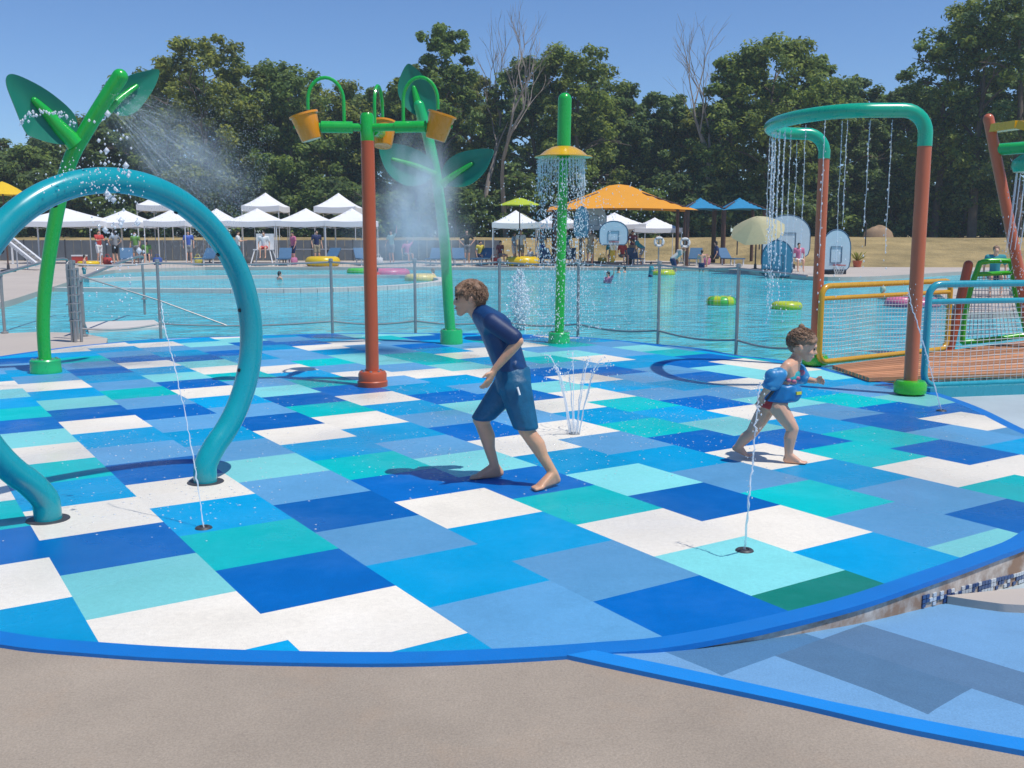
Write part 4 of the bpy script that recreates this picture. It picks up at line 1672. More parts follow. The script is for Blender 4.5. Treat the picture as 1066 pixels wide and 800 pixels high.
for i, (x, lab) in enumerate([(112, 'under the second canopy in the hoop'), (164, 'by the canopy leg in the hoop'), (206, 'right of the hoop limb'), (259, 'left of the lifeguard chair'), (305, 'under the counter canopy'),
                              (330, 'below the long table'), (394, 'right of the bucket post'), (516, 'at the lime parasol canopy'), (559, 'under the canopy by the dish pole'), (627, 'below the pale backboard'),
                              (656, 'right of the pale backboard'), (735, 'between the shade posts')]):
    c = at(x, 272, 49.6)
    k = i % 7
    t = thing('beach_bag', BAGN[k] + ' beach bag standing on the far deck ' + lab, 'bag', (c.x, 49.6, DZ), 'bags on the far deck')
    o_ = Vector((c.x, 49.6, DZ))
    m_ = mat('bag_' + BAGN[k], BAGC[k], rough=.8)
    MB().lathe(o_, [(.17, 0), (.23, .12), (.22, .30), (.19, .36), (.17, .36), (0, .33)], 14).build('body', [m_], t)
    MB().tube([o_ + Vector((-.12, 0, .35)), o_ + Vector((-.06, 0, .52)), o_ + Vector((.06, 0, .52)), o_ + Vector((.12, 0, .35))], .015, 6).build('handle', [m_], t)
# red umbrella bag / cooler boxes
for x, y, w_, m, lab in ((83, 272, .62, mat('red_plastic', (.50, .05, .03), rough=.4), 'red cooler under the canopy beside the red-shirted bather'),
                        (83, 274.5, .0, M_WPAINT, ''), (553, 271, .55, M_WPAINT, 'white cooler under the canopy below the lime parasol')):
    if not lab:
        continue
    c = at(x, y, 50.5)
    c.z = DZ
    t = thing('cooler', lab, 'cooler', tuple(c), 'coolers')
    MB().box(c + Vector((0, 0, .2)), (w_, .4, .4)).build('body', [m], t, smooth=0)
    MB().box(c + Vector((0, 0, .44)), (w_ + .03, .43, .07)).build('lid', [M_WPAINT], t, smooth=0)
# planting beside the right hoop

# ------------------------------------------------------------------ people: continuous bodies grown from hulls
def blob(name, prims, m, parent=None, voxel=.008, smooth=6, cut=None):
    bm = bmesh.new()
    for pr in prims:
        tmp = bmesh.new()
        for c, r in pr:
            rr = r if isinstance(r, (tuple, list)) else (r, r, r)
            mm = Matrix.Translation(Vector(c)) @ Matrix.Diagonal((*rr, 1))
            bmesh.ops.create_icosphere(tmp, subdivisions=2 if voxel < .02 else 1, radius=1.0, matrix=mm)
        if len(pr) > 1:
            res = bmesh.ops.convex_hull(tmp, input=tmp.verts)
            bmesh.ops.delete(tmp, geom=[e for e in res['geom_interior'] if isinstance(e, bmesh.types.BMVert)], context='VERTS')
        t = bpy.data.meshes.new('t')
        tmp.to_mesh(t)
        tmp.free()
        bm.from_mesh(t)
        bpy.data.meshes.remove(t)
    me = bpy.data.meshes.new(name)
    bm.to_mesh(me)
    bm.free()
    o = bpy.data.objects.new(name, me)
    COL.objects.link(o)
    md = o.modifiers.new('r', 'REMESH')
    md.mode = 'VOXEL'
    md.voxel_size = voxel
    md.use_smooth_shade = True
    if smooth:
        sm = o.modifiers.new('s', 'SMOOTH')
        sm.iterations = smooth
        sm.factor = .5
    dg = bpy.context.evaluated_depsgraph_get()
    dg.update()
    me2 = bpy.data.meshes.new_from_object(o.evaluated_get(dg))
    me2.name = name
    bpy.data.objects.remove(o)
    bpy.data.meshes.remove(me)
    me2.materials.clear()
    if cut:
        bm = bmesh.new()
        bm.from_mesh(me2)
        for co, no in cut:
            bmesh.ops.bisect_plane(bm, geom=bm.verts[:] + bm.edges[:] + bm.faces[:], plane_co=co, plane_no=no, clear_outer=True)
            ed = [e for e in bm.edges if e.is_boundary]
            if ed:
                bmesh.ops.holes_fill(bm, edges=ed)
        bm.to_mesh(me2)
        bm.free()
    me2.polygons.foreach_set('use_smooth', [True] * len(me2.polygons))
    me2.set_sharp_from_angle(angle=1.0)
    return link(name, me2, parent, m)


M_HAIR = mat('brown_hair', (0.27, 0.155, 0.088), rough=0.42, var=0.3, vscale=40, bump=0.8, bscale=90)
M_HAIRD = mat('dark_hair', (0.02, 0.014, 0.012), rough=0.4, var=0.2, vscale=40)
M_EYE = mat('eye_dark', (0.02, 0.015, 0.012), rough=0.2)
M_LIP = mat('lips', (0.45, 0.16, 0.13), rough=0.45)
M_SHIRT = mat('navy_rash_shirt', (0.005, 0.045, 0.150), rough=0.38, var=0.2, vscale=9, bump=0.7, bscale=16)
M_SLEEVE = mat('dark_navy_sleeve', (0.006, 0.030, 0.11), rough=0.55, var=0.2, vscale=9, bump=0.25, bscale=24)
M_SHORT = mat('teal_blue_shorts', (0.003, 0.105, 0.215), rough=0.5, var=0.3, vscale=9, bump=1.0, bscale=15)


def hand(prims, wrist, knuck, side, curl=.3, s=1.0, thumb_side=None, spread=1.0):
    """five unequal fingers; side = direction across the palm from little finger to index"""
    d = (knuck - wrist).normalized()
    side = (side - d * side.dot(d)).normalized()
    pn = d.cross(side)
    prims.append([(wrist, .021 * s), (knuck + side * .020 * s, .0125 * s), (knuck - side * .024 * s, .0115 * s)])
    ln = [.050, .062, .068, .060]
    for i, L in enumerate(ln):
        p = knuck + side * ((-.026 + .0175 * i) * s)
        dd = (d + side * (-.12 + .08 * i) * spread).normalized()
        p1 = p + (dd + pn * curl * .5).normalized() * L * .52 * s
        p2 = p1 + (dd + pn * curl * 1.5).normalized() * L * .48 * s
        prims.append([(p, .0085 * s), (p1, .0080 * s)])
        prims.append([(p1, .0080 * s), (p2, .0066 * s)])
    tb_ = wrist.lerp(knuck, .3) + side * .022 * s
    t1 = tb_ + (d * .6 + side * .7 + pn * .2).normalized() * .034 * s
    t2 = t1 + (d * .95 + side * .2 + pn * .3).normalized() * .028 * s
    prims.append([(tb_, .0105 * s), (t1, .0095 * s)])
    prims.append([(t1, .0095 * s), (t2, .0075 * s)])


def foot(prims, ankle, heel, toe, s=1.0):
    d = (toe - heel)
    d.z = 0
    d.normalize()
    sd = Vector((-d.y, d.x, 0))
    ball_ = heel.lerp(toe, .72)
    prims.append([(ankle, .030 * s), (heel + Vector((0, 0, .026 * s)), .027 * s)])
    prims.append([(ankle + d * .005, .028 * s), (ball_ + Vector((0, 0, .018 * s)) + sd * .016 * s, .018 * s), (ball_ + Vector((0, 0, .018 * s)) - sd * .016 * s, .017 * s), (heel + Vector((0, 0, .02 * s)), .021 * s)])
    for i in range(5):
        o_ = (-.030 + .0145 * i) * s
        L = (.040 + .004 * i) * s
        p = ball_ + sd * o_ + Vector((0, 0, .013 * s))
        prims.append([(p, .0115 * s), (p + d * L + Vector((0, 0, -.003 * s)), (.0085 + .0009 * i) * s)])


# --- the running boy, about nine, seen from his left side
BB = g(536, 502)
KB = .3 * (BB.y * CP + H * SP) / F       # metres per step of the survey grid


def bo(zx, zy, y=0.0, gz=745):
    return BB + Vector(((zx - 300) * KB, y, (gz - zy) * KB))


boy = thing('person', 'running boy in navy swim shirt and teal shorts, in the middle of the pad', 'person', tuple(BB))
hc = bo(145, 112, 0)
HS = .915


def hsc(prims):
    return [[(hc + (c - hc) * HS, tuple(q * HS for q in r) if isinstance(r, tuple) else r * HS) for c, r in pr] for pr in prims]


def hob(o):
    # same scaling about the skull for the small face meshes
    k = hc - OFF[o]
    o.data.transform(Matrix.Translation(k) @ Matrix.Scale(HS, 4) @ Matrix.Translation(-k))
    return o


nk = bo(176, 158, 0)
shn, shf = bo(222, 182, -.125), bo(200, 178, .125)
eln, wrn = bo(312, 243, -.19), bo(232, 338, -.185)
elf, wrf = bo(285, 262, .20), bo(262, 330, .22)
chest, belly, pel = bo(228, 205, 0), bo(262, 285, 0), bo(292, 375, 0)
hpn, hpf = bo(300, 405, -.07), bo(285, 405, .07)
knn, ann = bo(340, 560, -.10, 752), bo(430, 700, -.12, 757)
knf, anf = bo(182, 528, .09, 735), bo(230, 690, .10, 731)
hln, ton = BB + Vector((bo(442, 0).x - BB.x, -.10, .012)), BB + Vector((bo(362, 0).x - BB.x, -.215, .0))
hlf, tof = BB + Vector((bo(247, 0).x - BB.x, .11, .006)), BB + Vector((bo(146, 0).x - BB.x, .075, .0))
ann.z = .085
anf.z = .075
P = []
# skull, jaw, nose, ears
P.append([(hc + Vector((.012, 0, .018)), (.092, .073, .090)), (hc + Vector((-.03, 0, .0)), (.062, .060, .075))])
P.append([(hc + Vector((-.025, 0, -.03)), (.058, .056, .05)), (hc + Vector((-.058, 0, -.092)), (.026, .030, .020))])
P.append([(hc + Vector((-.088, 0, .006)), .008), (hc + Vector((-.099, 0, -.027)), .009), (hc + Vector((-.088, .012, -.03)), .006), (hc + Vector((-.088, -.012, -.03)), .006)])
P.append([(hc + Vector((-.083, .026, .022)), .010), (hc + Vector((-.083, -.026, .022)), .010)])
P.append([(hc + Vector((-.084, .012, -.058)), .009), (hc + Vector((-.084, -.012, -.058)), .009)])
for sy in (-1, 1):
    P.append([(hc + Vector((.012, sy * .074, -.002)), (.017, .008, .026)), (hc + Vector((.018, sy * .080, .012)), (.014, .006, .014))])
    P.append([(hc + Vector((-.07, sy * .032, -.025)), (.024, .022, .02))])
P = hsc(P)
P.append([(hc + Vector((.022, 0, -.04)), .050), (nk, .052)])
P.append([(nk, .054), (shn, .040), (shf, .040), (chest, (.075, .11, .08))])
P.append([(chest, (.075, .105, .08)), (belly, (.072, .095, .07))])
P.append([(belly, (.072, .095, .07)), (pel, (.085, .10, .08))])
for a, e, wv, sgn in ((shn, eln, wrn, -1), (shf, elf, wrf, 1)):
    P.append([(a, .042), (a.lerp(e, .5), .037), (e, .031)])
    P.append([(e, .031), (e.lerp(wv, .3), .032), (wv, .021)])
kn_n = wrn + (bo(210, 385, -.19) - wrn)
hand(P, wrn, bo(213, 376, -.19), Vector((-.6, -.8, .1)), curl=.35, s=.95)
hand(P, wrf, wrf + Vector((-.035, .0, -.055)), Vector((-.6, .8, 0)), curl=.5, s=.92)
for h_, k, a in ((hpn, knn, ann), (hpf, knf, anf)):
    P.append([(h_, .078), (k, .049)])
    P.append([(k, .047), (k.lerp(a, .33) + Vector((.014, 0, 0)), .046), (k.lerp(a, .6), .036)])
    P.append([(k.lerp(a, .55), .037), (a, .029)])
    P.append([(k + Vector((-.012, 0, .008)), .043)])
foot(P, ann, hln, ton, 1.0)
foot(P, anf, hlf, tof, 1.0)
body = blob('body', P, SKIN, boy, voxel=.0065, smooth=5)
# swim shirt with half sleeves
Q = [[(nk + Vector((.006, 0, .004)), .060), (shn, .052), (shf, .052), (chest + Vector((.008, 0, 0)), (.104, .122, .09))],
     [(chest + Vector((.008, 0, 0)), (.104, .120, .09)), (belly + Vector((.006, 0, 0)), (.106, .112, .085))],
     [(belly + Vector((.006, 0, 0)), (.106, .112, .085)), (bo(288, 352, 0), (.104, .118, .06))]]
for a, e in ((shn, eln), (shf, elf)):
    blob('sleeve', [[(a + (chest - a) * .25, .055), (a, .056), (a.lerp(e, .5), .053), (a.lerp(e, .82), .054)]], M_SLEEVE, boy, voxel=.008, smooth=4)
Q.append([(bo(300, 330, -.02), (.04, .10, .05)), (bo(322, 345, 0), (.035, .09, .03))])
blob('swim_shirt', Q, M_SHIRT, boy, voxel=.008, smooth=4)
Q = [[(bo(292, 352, 0), (.112, .122, .04)), (hpn + Vector((0, 0, -.01)), (.105, .085, .08)), (hpf + Vector((0, 0, -.01)), (.098, .085, .08))],
     [(hpn, (.104, .088, .09)), (hpn.lerp(knn, .5), (.090, .080, .06)), (hpn.lerp(knn, .93), (.080, .072, .016))],
     [(hpf, (.10, .088, .09)), (hpf.lerp(knf, .5), (.088, .08, .06)), (hpf.lerp(knf, .90), (.080, .074, .03))]]
so = blob('swim_shorts', Q, M_SHORT, boy, voxel=.008, smooth=3)
pk = bo(318, 412, -.16)
MB().bar(bo(308, 398, -.163), bo(316, 424, -.172), .014, .006).build('pocket_zip', [M_WPAINT], so)
MB().tube([bo(248, 350, -.0) + Vector((-.035, -.02, .0)), bo(242, 385, -.0) + Vector((-.045, -.03, 0))], .006, 6).build('drawstring', [M_WPAINT], so)
# wet tousled hair
Q = [[(hc + Vector((.022, 0, .038)), (.096, .083, .083)), (hc + Vector((-.035, 0, .062)), (.060, .066, .052))],
     [(hc + Vector((.055, 0, .01)), (.060, .070, .065)), (hc + Vector((.06, 0, -.035)), (.036, .05, .03))]]
hr = random.Random(4)
for i in range(60):
    t = hr.uniform(-.5, 2.6)
    y = hr.uniform(-.9, .9)
    d = Vector((-math.cos(t) * math.sqrt(1 - y * y * .8), y, math.sin(t) * math.sqrt(1 - y * y * .8)))
    if d.z < .05 and d.x < .3:
        continue
    p = hc + Vector((.015, 0, .035)) + Vector((d.x * .092, d.y * .082, d.z * .088))
    q = p + d * hr.uniform(.000, .007) + Vector((hr.uniform(-.026, -.004), hr.uniform(-.010, .010), hr.uniform(-.012, .004)))
    Q.append([(p, .015), (q, .008)])
for i in range(9):
    y = -.055 + .0138 * i
    p = hc + Vector((-.068, y, .066))
    Q.append([(p, .015), (p + Vector((-.018 + hr.uniform(-.004, .004), hr.uniform(-.008, .008), -.02 + hr.uniform(-.008, .008))), .006)])
for sy in (-1, 1):
    Q.append([(hc + Vector((-.005, sy * .071, .04)), (.03, .012, .03)), (hc + Vector((-.012, sy * .073, .005)), (.010, .006, .016))])
blob('hair', hsc(Q), M_HAIR, boy, voxel=.0055, smooth=1)


def strands(parent, centre, axes, n, sd, ok, flow, m=M_HAIR, ln=(.022, .05)):
    # single wet locks lying over the hair
    rg = random.Random(sd)
    mb = MB()
    for _ in range(n * 3):
        d = Vector((rg.gauss(0, 1), rg.gauss(0, 1), rg.gauss(0, 1))).normalized()
        if not ok(d):
            continue
        p = centre + Vector((d.x * axes[0], d.y * axes[1], d.z * axes[2]))
        t = flow(d) + Vector((rg.gauss(0, .35), rg.gauss(0, .35), rg.gauss(0, .35)))
        t = (t - d * t.dot(d)).normalized()
        L_ = rg.uniform(*ln)
        q = [p - d * .002, p + t * L_ * .5 + d * .006, p + t * L_ + d * rg.uniform(-.002, .007)]
        mb.tube(q, [.0024, .0022, .0006], 4)
    return mb.build('hair_locks', [m], parent, smooth=1.2, clean=False)


strands(boy, hc + Vector((.018, 0, .034)) * HS, (.098 * HS, .086 * HS, .088 * HS), 420, 31,
        lambda d: d.z > .1 or (d.x > .2 and d.z > -.6), lambda d: Vector((-.3 if d.x < .2 else .4, d.y * .5, -.7)))
for sy in (-1, 1):
    hob(MB().ball(hc + Vector((-.0795, sy * .032, .004)), (.009, .012, .0075), 10, 6).build('eye', [M_EYE], boy))
    hob(MB().tube([hc + Vector((-.0885, sy * .014, .021)), hc + Vector((-.089, sy * .032, .027)), hc + Vector((-.078, sy * .048, .021))], .0035, 6).build('eyebrow', [M_HAIR], boy))
hob(MB().tube([hc + Vector((-.082, -.022, -.058)), hc + Vector((-.0935, 0, -.059)), hc + Vector((-.082, .022, -.058))], .0042, 6).build('mouth', [M_LIP], boy))

# --- the toddler with arm floats, seen from the right side
TB = g(804, 480)
KT = .2125 * (TB.y * CP + H * SP) / F


def to(zx, zy, y=0.0, gz=708):
    return TB + Vector(((zx - 300) * KT, y, (gz - zy) * KT))


kid = thing('person', 'toddler in blue arm floats and red swim bottom running on the right', 'person', tuple(TB))
hc = to(427, 145, 0)
fx = Vector((.93, -.37, 0)).normalized()
fy = Vector((.37, .93, 0)).normalized()


def hp(a, b, c):
    # head frame, tipped a little down
    return hc + fx * (a * .97 + c * .22) + fy * b + Vector((0, 0, c * .97 - a * .22))


nk = to(388, 216, 0)
shn, shf = to(335, 232, -.085), to(408, 240, .09)
eln, wrn = to(240, 335, -.13), to(214, 372, -.12)
elf, wrf = to(452, 312, .10), to(502, 318, .05)
chest, pel = to(352, 300, 0), to(296, 418, 0)
hpn, hpf = to(305, 432, -.055), to(285, 432, .055)
knn, ann = to(378, 545, -.075, 716), to(362, 690, -.075, 724)
knf, anf = to(205, 562, .065, 690), to(143, 642, .075, 683)
ann.z = .062
hln, ton = TB + Vector((to(352, 0).x - TB.x, -.07, .004)), TB + Vector((to(440, 0).x - TB.x, -.10, 0))
hlf, tof = TB + Vector((to(128, 0).x - TB.x, .08, .05)), TB + Vector((to(200, 0).x - TB.x, .06, .004))
anf.z = .085
P = [[(hp(-.012, 0, .02), (.088, .080, .085)), (hp(.02, 0, .01), (.066, .066, .07))],
     [(hp(.025, 0, -.03), (.058, .058, .048)), (hp(.052, 0, -.075), (.024, .028, .018))],
     [(hp(.084, 0, -.006), .006), (hp(.093, 0, -.022), .008), (hp(.082, .010, -.026), .006), (hp(.082, -.010, -.026), .006)],
     [(hp(.076, .026, .022), .010), (hp(.076, -.026, .022), .010)],
     [(hp(.078, .011, -.050), .009), (hp(.078, -.011, -.050), .009)]]
for sy in (-1, 1):
    P.append([(hp(-.008, sy * .080, -.006), (.014, .009, .024)), (hp(-.014, sy * .085, .008), (.012, .007, .013))])
    P.append([(hp(.055, sy * .034, -.026), .026)])
P.append([(hp(-.015, 0, -.05), .040), (nk, .040)])
P.append([(nk, .042), (shn, .035), (shf, .035), (chest, (.075, .085, .07))])
P.append([(chest, (.078, .085, .07)), (pel, (.078, .085, .07))])
for a, e, wv in ((shn, eln, wrn), (shf, elf, wrf)):
    P.append([(a, .034), (e, .026)])
    P.append([(e, .027), (wv, .019)])
hand(P, wrn, to(207, 398, -.12), Vector((.8, -.6, 0)), curl=.5, s=.68)
hand(P, wrf, to(526, 316, .045), Vector((-.1, -.3, 1)), curl=1.9, s=.68)
for h_, k, a in ((hpn, knn, ann), (hpf, knf, anf)):
    P.append([(h_, .062), (h_.lerp(k, .5), .054), (k, .040)])
    P.append([(k, .040), (k.lerp(a, .35) + Vector((-.010, 0, 0)), .040), (a, .026)])
foot(P, ann, hln, ton, .78)
foot(P, anf, hlf, tof, .78)
blob('body', P, SKIN2, kid, voxel=.0055, smooth=5)
M_FLOATV = mat('blue_swim_vest', (0.010, 0.19, 0.45), rough=0.35, var=0.18, vscale=12, bump=0.2, bscale=30)
M_FLOATA = mat('blue_arm_float', (0.030, 0.24, 0.50), rough=0.42, var=0.2, vscale=16)
fnt = M_FLOATA.node_tree
fb_ = fnt.nodes['Principled BSDF']
fsrc = fb_.inputs['Base Color'].links[0].from_socket
fv = N(fnt, 'ShaderNodeTexNoise', Scale=19.0, Detail=3.0)
ftc = N(fnt, 'ShaderNodeTexCoord')
fnt.links.new(ftc.outputs['Object'], fv.inputs['Vector'])
fmr = N(fnt, 'ShaderNodeMapRange')
fmr.inputs['From Min'].default_value = .56
fmr.inputs['From Max'].default_value = .62
fmr.inputs['To Max'].default_value = .75
fnt.links.new(fv.outputs['Fac'], fmr.inputs['Value'])
fmx = N(fnt, 'ShaderNodeMix', data_type='RGBA')
fnt.links.new(fmr.outputs[0], fmx.inputs[0])
fnt.links.new(fsrc, fmx.inputs[6])
fmx.inputs[7].default_value = (.22, .50, .68, 1)
fnt.links.new(fmx.outputs[2], fb_.inputs['Base Color'])
M_REDS = mat('red_swim_cloth', (0.55, 0.035, 0.03), rough=0.5, var=0.2, vscale=14)
M_TOP = mat('aqua_swim_top', (0.03, 0.40, 0.44), rough=0.5, var=0.2, vscale=14)
vo = blob('swim_vest', [[(to(338, 336, 0), (.113, .118, .034)), (to(318, 398, 0), (.118, .122, .030))],
                        [(to(372, 362, -.03), (.075, .09, .05)), (to(362, 392, -.03), (.07, .09, .03))]], M_FLOATV, kid, voxel=.008, smooth=6)
MB().box(to(392, 360, -.105), (.045, .012, .020), rz=.55).build('vest_label', [mat('yellow_label', (.62, .58, .05), rough=.5)], vo)
MB().tube([to(292, 300, -.085), to(268, 350, -.115), to(240, 395, -.10)], .009, 8).build('vest_strap', [M_DARK], vo)
to_ = blob('swim_top', [[(to(352, 292, 0), (.088, .095, .055)), (to(368, 270, 0), (.070, .080, .03))]], M_TOP, kid, voxel=.008, smooth=5)
for (a, b_, c_) in ((372, 306, -.088), (345, 300, -.097), (392, 292, -.072)):
    MB().ball(to(a, b_, c_), (.017, .008, .013), 10, 6).build('top_motif', [mat('pink_motif', (.50, .14, .22), rough=.5)], to_)
af = blob('arm_float', [[(shn.lerp(eln, .42) + Vector((-.004, -.004, .012)), (.060, .062, .045)), (shn.lerp(eln, .80) + Vector((0, 0, -.005)), (.064, .064, .042))],
                        [(shn.lerp(eln, .55) + Vector((-.035, -.02, .02)), .050)]], M_FLOATA, kid, voxel=.008, smooth=5)
af2 = blob('arm_float', [[(shf.lerp(elf, .45), (.056, .06, .055)), (shf.lerp(elf, .92), (.056, .056, .05))]], M_FLOATA, kid, voxel=.008, smooth=5)
MB().ball(shf.lerp(elf, .6) + Vector((0, -.057, .01)), (.022, .008, .020), 10, 6).build('float_motif', [mat('pink_motif', (.50, .14, .22), rough=.5)], af2)
blob('swim_bottom', [[(to(300, 408, 0), (.090, .098, .030)), (hpn + Vector((0, 0, .0)), (.066, .050, .04)), (hpf + Vector((0, 0, .0)), (.066, .050, .04))],
                     [(to(285, 432, 0), (.082, .095, .022))]], M_REDS, kid, voxel=.008, smooth=3)
Q = [[(hp(-.022, 0, .036), (.090, .088, .080)), (hp(.016, 0, .054), (.060, .070, .052))],
     [(hp(.060, .03, .062), .018), (hp(.064, -.035, .058), .018), (hp(.05, -.06, .045), .016)],
     [(hp(-.055, 0, .0), (.052, .068, .06)), (hp(-.05, 0, -.035), (.03, .05, .022))],
     [(hp(-.045, 0, .125), .022), (hp(-.03, 0, .100), .020)]]
for i in range(40):
    if i % 3:
        continue
    t = hr.uniform(.2, 3.0)
    y = hr.uniform(-.85, .85)
    p = hp(math.cos(t) * .078 - .018, y * .078, .036 + math.sin(t) * .074 * math.sqrt(1 - y * y * .7))
    Q.append([(p, .013), (p + Vector((hr.uniform(-.020, -.004), hr.uniform(-.008, .008), hr.uniform(-.004, .006))), .008)])
blob('hair', Q, M_HAIR, kid, voxel=.0055, smooth=4)
strands(kid, hp(-.022, 0, .034), (.091, .089, .083), 260, 37, lambda d: d.z > .15 or d.x < -.3 and d.z > -.5, lambda d: Vector((-.9, 0, .5)), ln=(.02, .04))
for sy in (-1, 1):
    MB().ball(hp(.076, sy * .030, .004), (.008, .011, .007), 10, 6).build('eye', [M_EYE], kid)
MB().tube([hp(.074, -.017, -.050), hp(.0865, 0, -.051), hp(.074, .017, -.050)], .0038, 6).build('mouth', [M_LIP], kid)


isl = [g(1002, 325.5, .05), g(1040, 324.5, .05), g(1110, 321, .05)]
sheet('pool_island', [(p.x, p.y) for p in isl] + [(19, 27.5), (11.6, 27.5)], .05, M_DECK, kind='structure', depth=.5)
wb = at(1035, 290, 24.0)
wb.z = .05
ben = thing('bench', 'low white bench on the pool island under the seated woman', 'bench', (wb.x, 24.1, .05))
MB().box((wb.x, 24.1, .05 + .34), (1.3, .42, .05)).build('seat', [M_WPAINT], ben, smooth=0)
for sx in (-.55, .55):
    MB().box((wb.x + sx, 24.1, .05 + .157), (.06, .38, .31)).build('leg', [M_WPAINT], ben, smooth=0)


# --- bathers and guests in the distance, each in a simple natural pose
def far_person(label, x, yfoot, Yp, hgt, top, bottom, hair=M_HAIRD, pose='stand', face=0.0, skin=SKIN2, z0=None, legs_bare=True, shirt=True, arm='down', group='bathers and guests'):
    base = at(x, yfoot, Yp)
    z0 = (DZ if z0 is None else z0)
    base = Vector((base.x, Yp, z0))
    k = hgt / 1.7
    cf, sf = math.cos(face), math.sin(face)

    def L(a, b, c):     # a forward, b left, c up
        return base + Vector((a * cf - b * sf, a * sf + b * cf, c)) * k
    t = thing('person', label, 'person', tuple(base), group)
    if pose == 'stand':
        pel_, che, hd_ = L(0, 0, .92), L(.02, 0, 1.28), L(.03, 0, 1.57)
        kn = [L(.05, s * .1, .48) for s in (-1, 1)]
        an = [L(-.02, s * .11, .07) for s in (-1, 1)]
    elif pose == 'bend':
        pel_, che, hd_ = L(-.1, 0, .90), L(.22, 0, 1.18), L(.45, 0, 1.34)
        kn = [L(.05, s * .1, .48) for s in (-1, 1)]
        an = [L(-.05, s * .11, .07) for s in (-1, 1)]
    elif pose == 'sit':
        pel_, che, hd_ = L(-.05, 0, .50), L(-.02, 0, .86), L(.02, 0, 1.15)
        kn = [L(.38, s * .12, .50) for s in (-1, 1)]
        an = [L(.42, s * .12, .08) for s in (-1, 1)]
    else:   # wade: only what stands out of the water, legs go on below
        pel_, che, hd_ = L(0, 0, .92), L(.04, 0, 1.28), L(.06, 0, 1.57)
        kn = [L(.0, s * .1, .48) for s in (-1, 1)]
        an = [L(0, s * .1, .1) for s in (-1, 1)]
    fw = Vector((cf, sf, 0)) * k
    lf = Vector((-sf, cf, 0)) * k
    up = Vector((0, 0, k))
    sh = [che + lf * (s * .19) + up * .12 for s in (-1, 1)]
    if arm == 'down':
        elb = [sh[i] + lf * (s * .06) - up * .27 - fw * .02 for i, s in enumerate((-1, 1))]
        wri = [elb[i] + fw * .10 - up * .22 for i in range(2)]
    elif arm == 'hips':
        elb = [sh[i] + lf * (s * .18) - up * .24 for i, s in enumerate((-1, 1))]
        wri = [elb[i] - lf * (s * .14) + fw * .08 - up * .15 for i, s in enumerate((-1, 1))]
    elif arm == 'front':
        elb = [sh[i] + fw * .12 - up * .22 for i in range(2)]
        wri = [elb[i] + fw * .22 + up * .04 - lf * (s * .06) for i, s in enumerate((-1, 1))]
    else:
        elb = [sh[0] + lf * -.12 - up * .24, sh[1] + lf * .16 + up * .18]
        wri = [elb[0] + fw * .1 - up * .2, elb[1] + up * .22 + lf * .02]
    P = [[(hd_, (.085 * k, .08 * k, .115 * k))], [(hd_ - up * .1, .05 * k), (che + up * .14, .055 * k)],
         [(sh[0], .055 * k), (sh[1], .055 * k), (che, .12 * k)], [(che, .12 * k), (pel_, .125 * k)]]
    P.append([(hd_ + fw * .09 - up * .015, .018 * k), (hd_ + fw * .05, .04 * k)])
    for i in range(2):
        P.append([(sh[i], .05 * k), (elb[i], .038 * k)])
        P.append([(elb[i], .038 * k), (wri[i], .028 * k)])
        P.append([(wri[i], .03 * k), (wri[i] + (wri[i] - elb[i]).normalized() * .13 * k, .022 * k)])
        hp_ = pel_ + lf * ((-1, 1)[i] * .09)
        P.append([(hp_, .085 * k), (kn[i], .058 * k)])
        P.append([(kn[i], .056 * k), (an[i], .038 * k)])
        P.append([(an[i] - up * .03, .04 * k), (an[i] + fw * .15 - up * .045, .03 * k)])
    blob('body', P, skin, t, voxel=.026, smooth=2)
    Q = [[(hd_ + up * .035 - fw * .015, (.098 * k, .092 * k, .10 * k))], [(hd_ - fw * .05 - up * .04, (.055 * k, .075 * k, .08 * k))]]
    blob('hair', Q, hair, t, voxel=.026, smooth=1)
    if top is not None:
        Q = [[(sh[0], .072 * k), (sh[1], .072 * k), (che, .14 * k)], [(che, .14 * k), (pel_ + up * .05, .14 * k)]]
        for i in range(2):
            Q.append([(sh[i], .07 * k), (sh[i].lerp(elb[i], .6), .06 * k)])
        blob('shirt', Q, top, t, voxel=.026, smooth=1)
    Q = [[(pel_ + up * .02, (.15 * k, .15 * k, .08 * k)), (pel_ - up * .04, (.15 * k, .15 * k, .08 * k))]]
    for i in range(2):
        hp_ = pel_ + lf * ((-1, 1)[i] * .09)
        Q.append([(hp_, .105 * k), (hp_.lerp(kn[i], .7), .082 * k)])
    blob('shorts', Q, bottom, t, voxel=.026, smooth=1)
    return t


def cloth(name, col):
    return mat('cloth_' + name, col, rough=0.8, var=0.12, vscale=8)


C_RED, C_GRY, C_NAV, C_WHT = cloth('red', (.55, .06, .05)), cloth('grey', (.25, .26, .27)), cloth('navy', (.02, .03, .10)), cloth('white', (.75, .75, .73))
C_GRN, C_PNK, C_TEL, C_BLK, C_KHA = cloth('green', (.16, .36, .08)), cloth('pink', (.62, .18, .30)), cloth('teal', (.03, .28, .32)), cloth('black', (.02, .02, .02)), cloth('khaki', (.36, .30, .20))
C_BLU = cloth('blue', (.06, .13, .48))
A = far_person
A('guest in a red shirt standing under the hoop top', 104, 273, 49.2, 1.72, C_RED, C_WHT, pose='stand', face=-.6, arm='front')
A('guest in a dark top and black shorts right of the red shirt', 121, 274, 49.0, 1.70, C_GRY, C_BLK, face=2.6, arm='hips')
A('guest in a green shirt under the second canopy inside the hoop', 142, 272, 51.5, 1.65, C_GRN, C_GRY, face=-1.6)
A('seated guest in green beside the white canopy leg inside the hoop', 153, 272, 51.0, 1.6, C_GRN, C_NAV, pose='sit', face=-1.2)
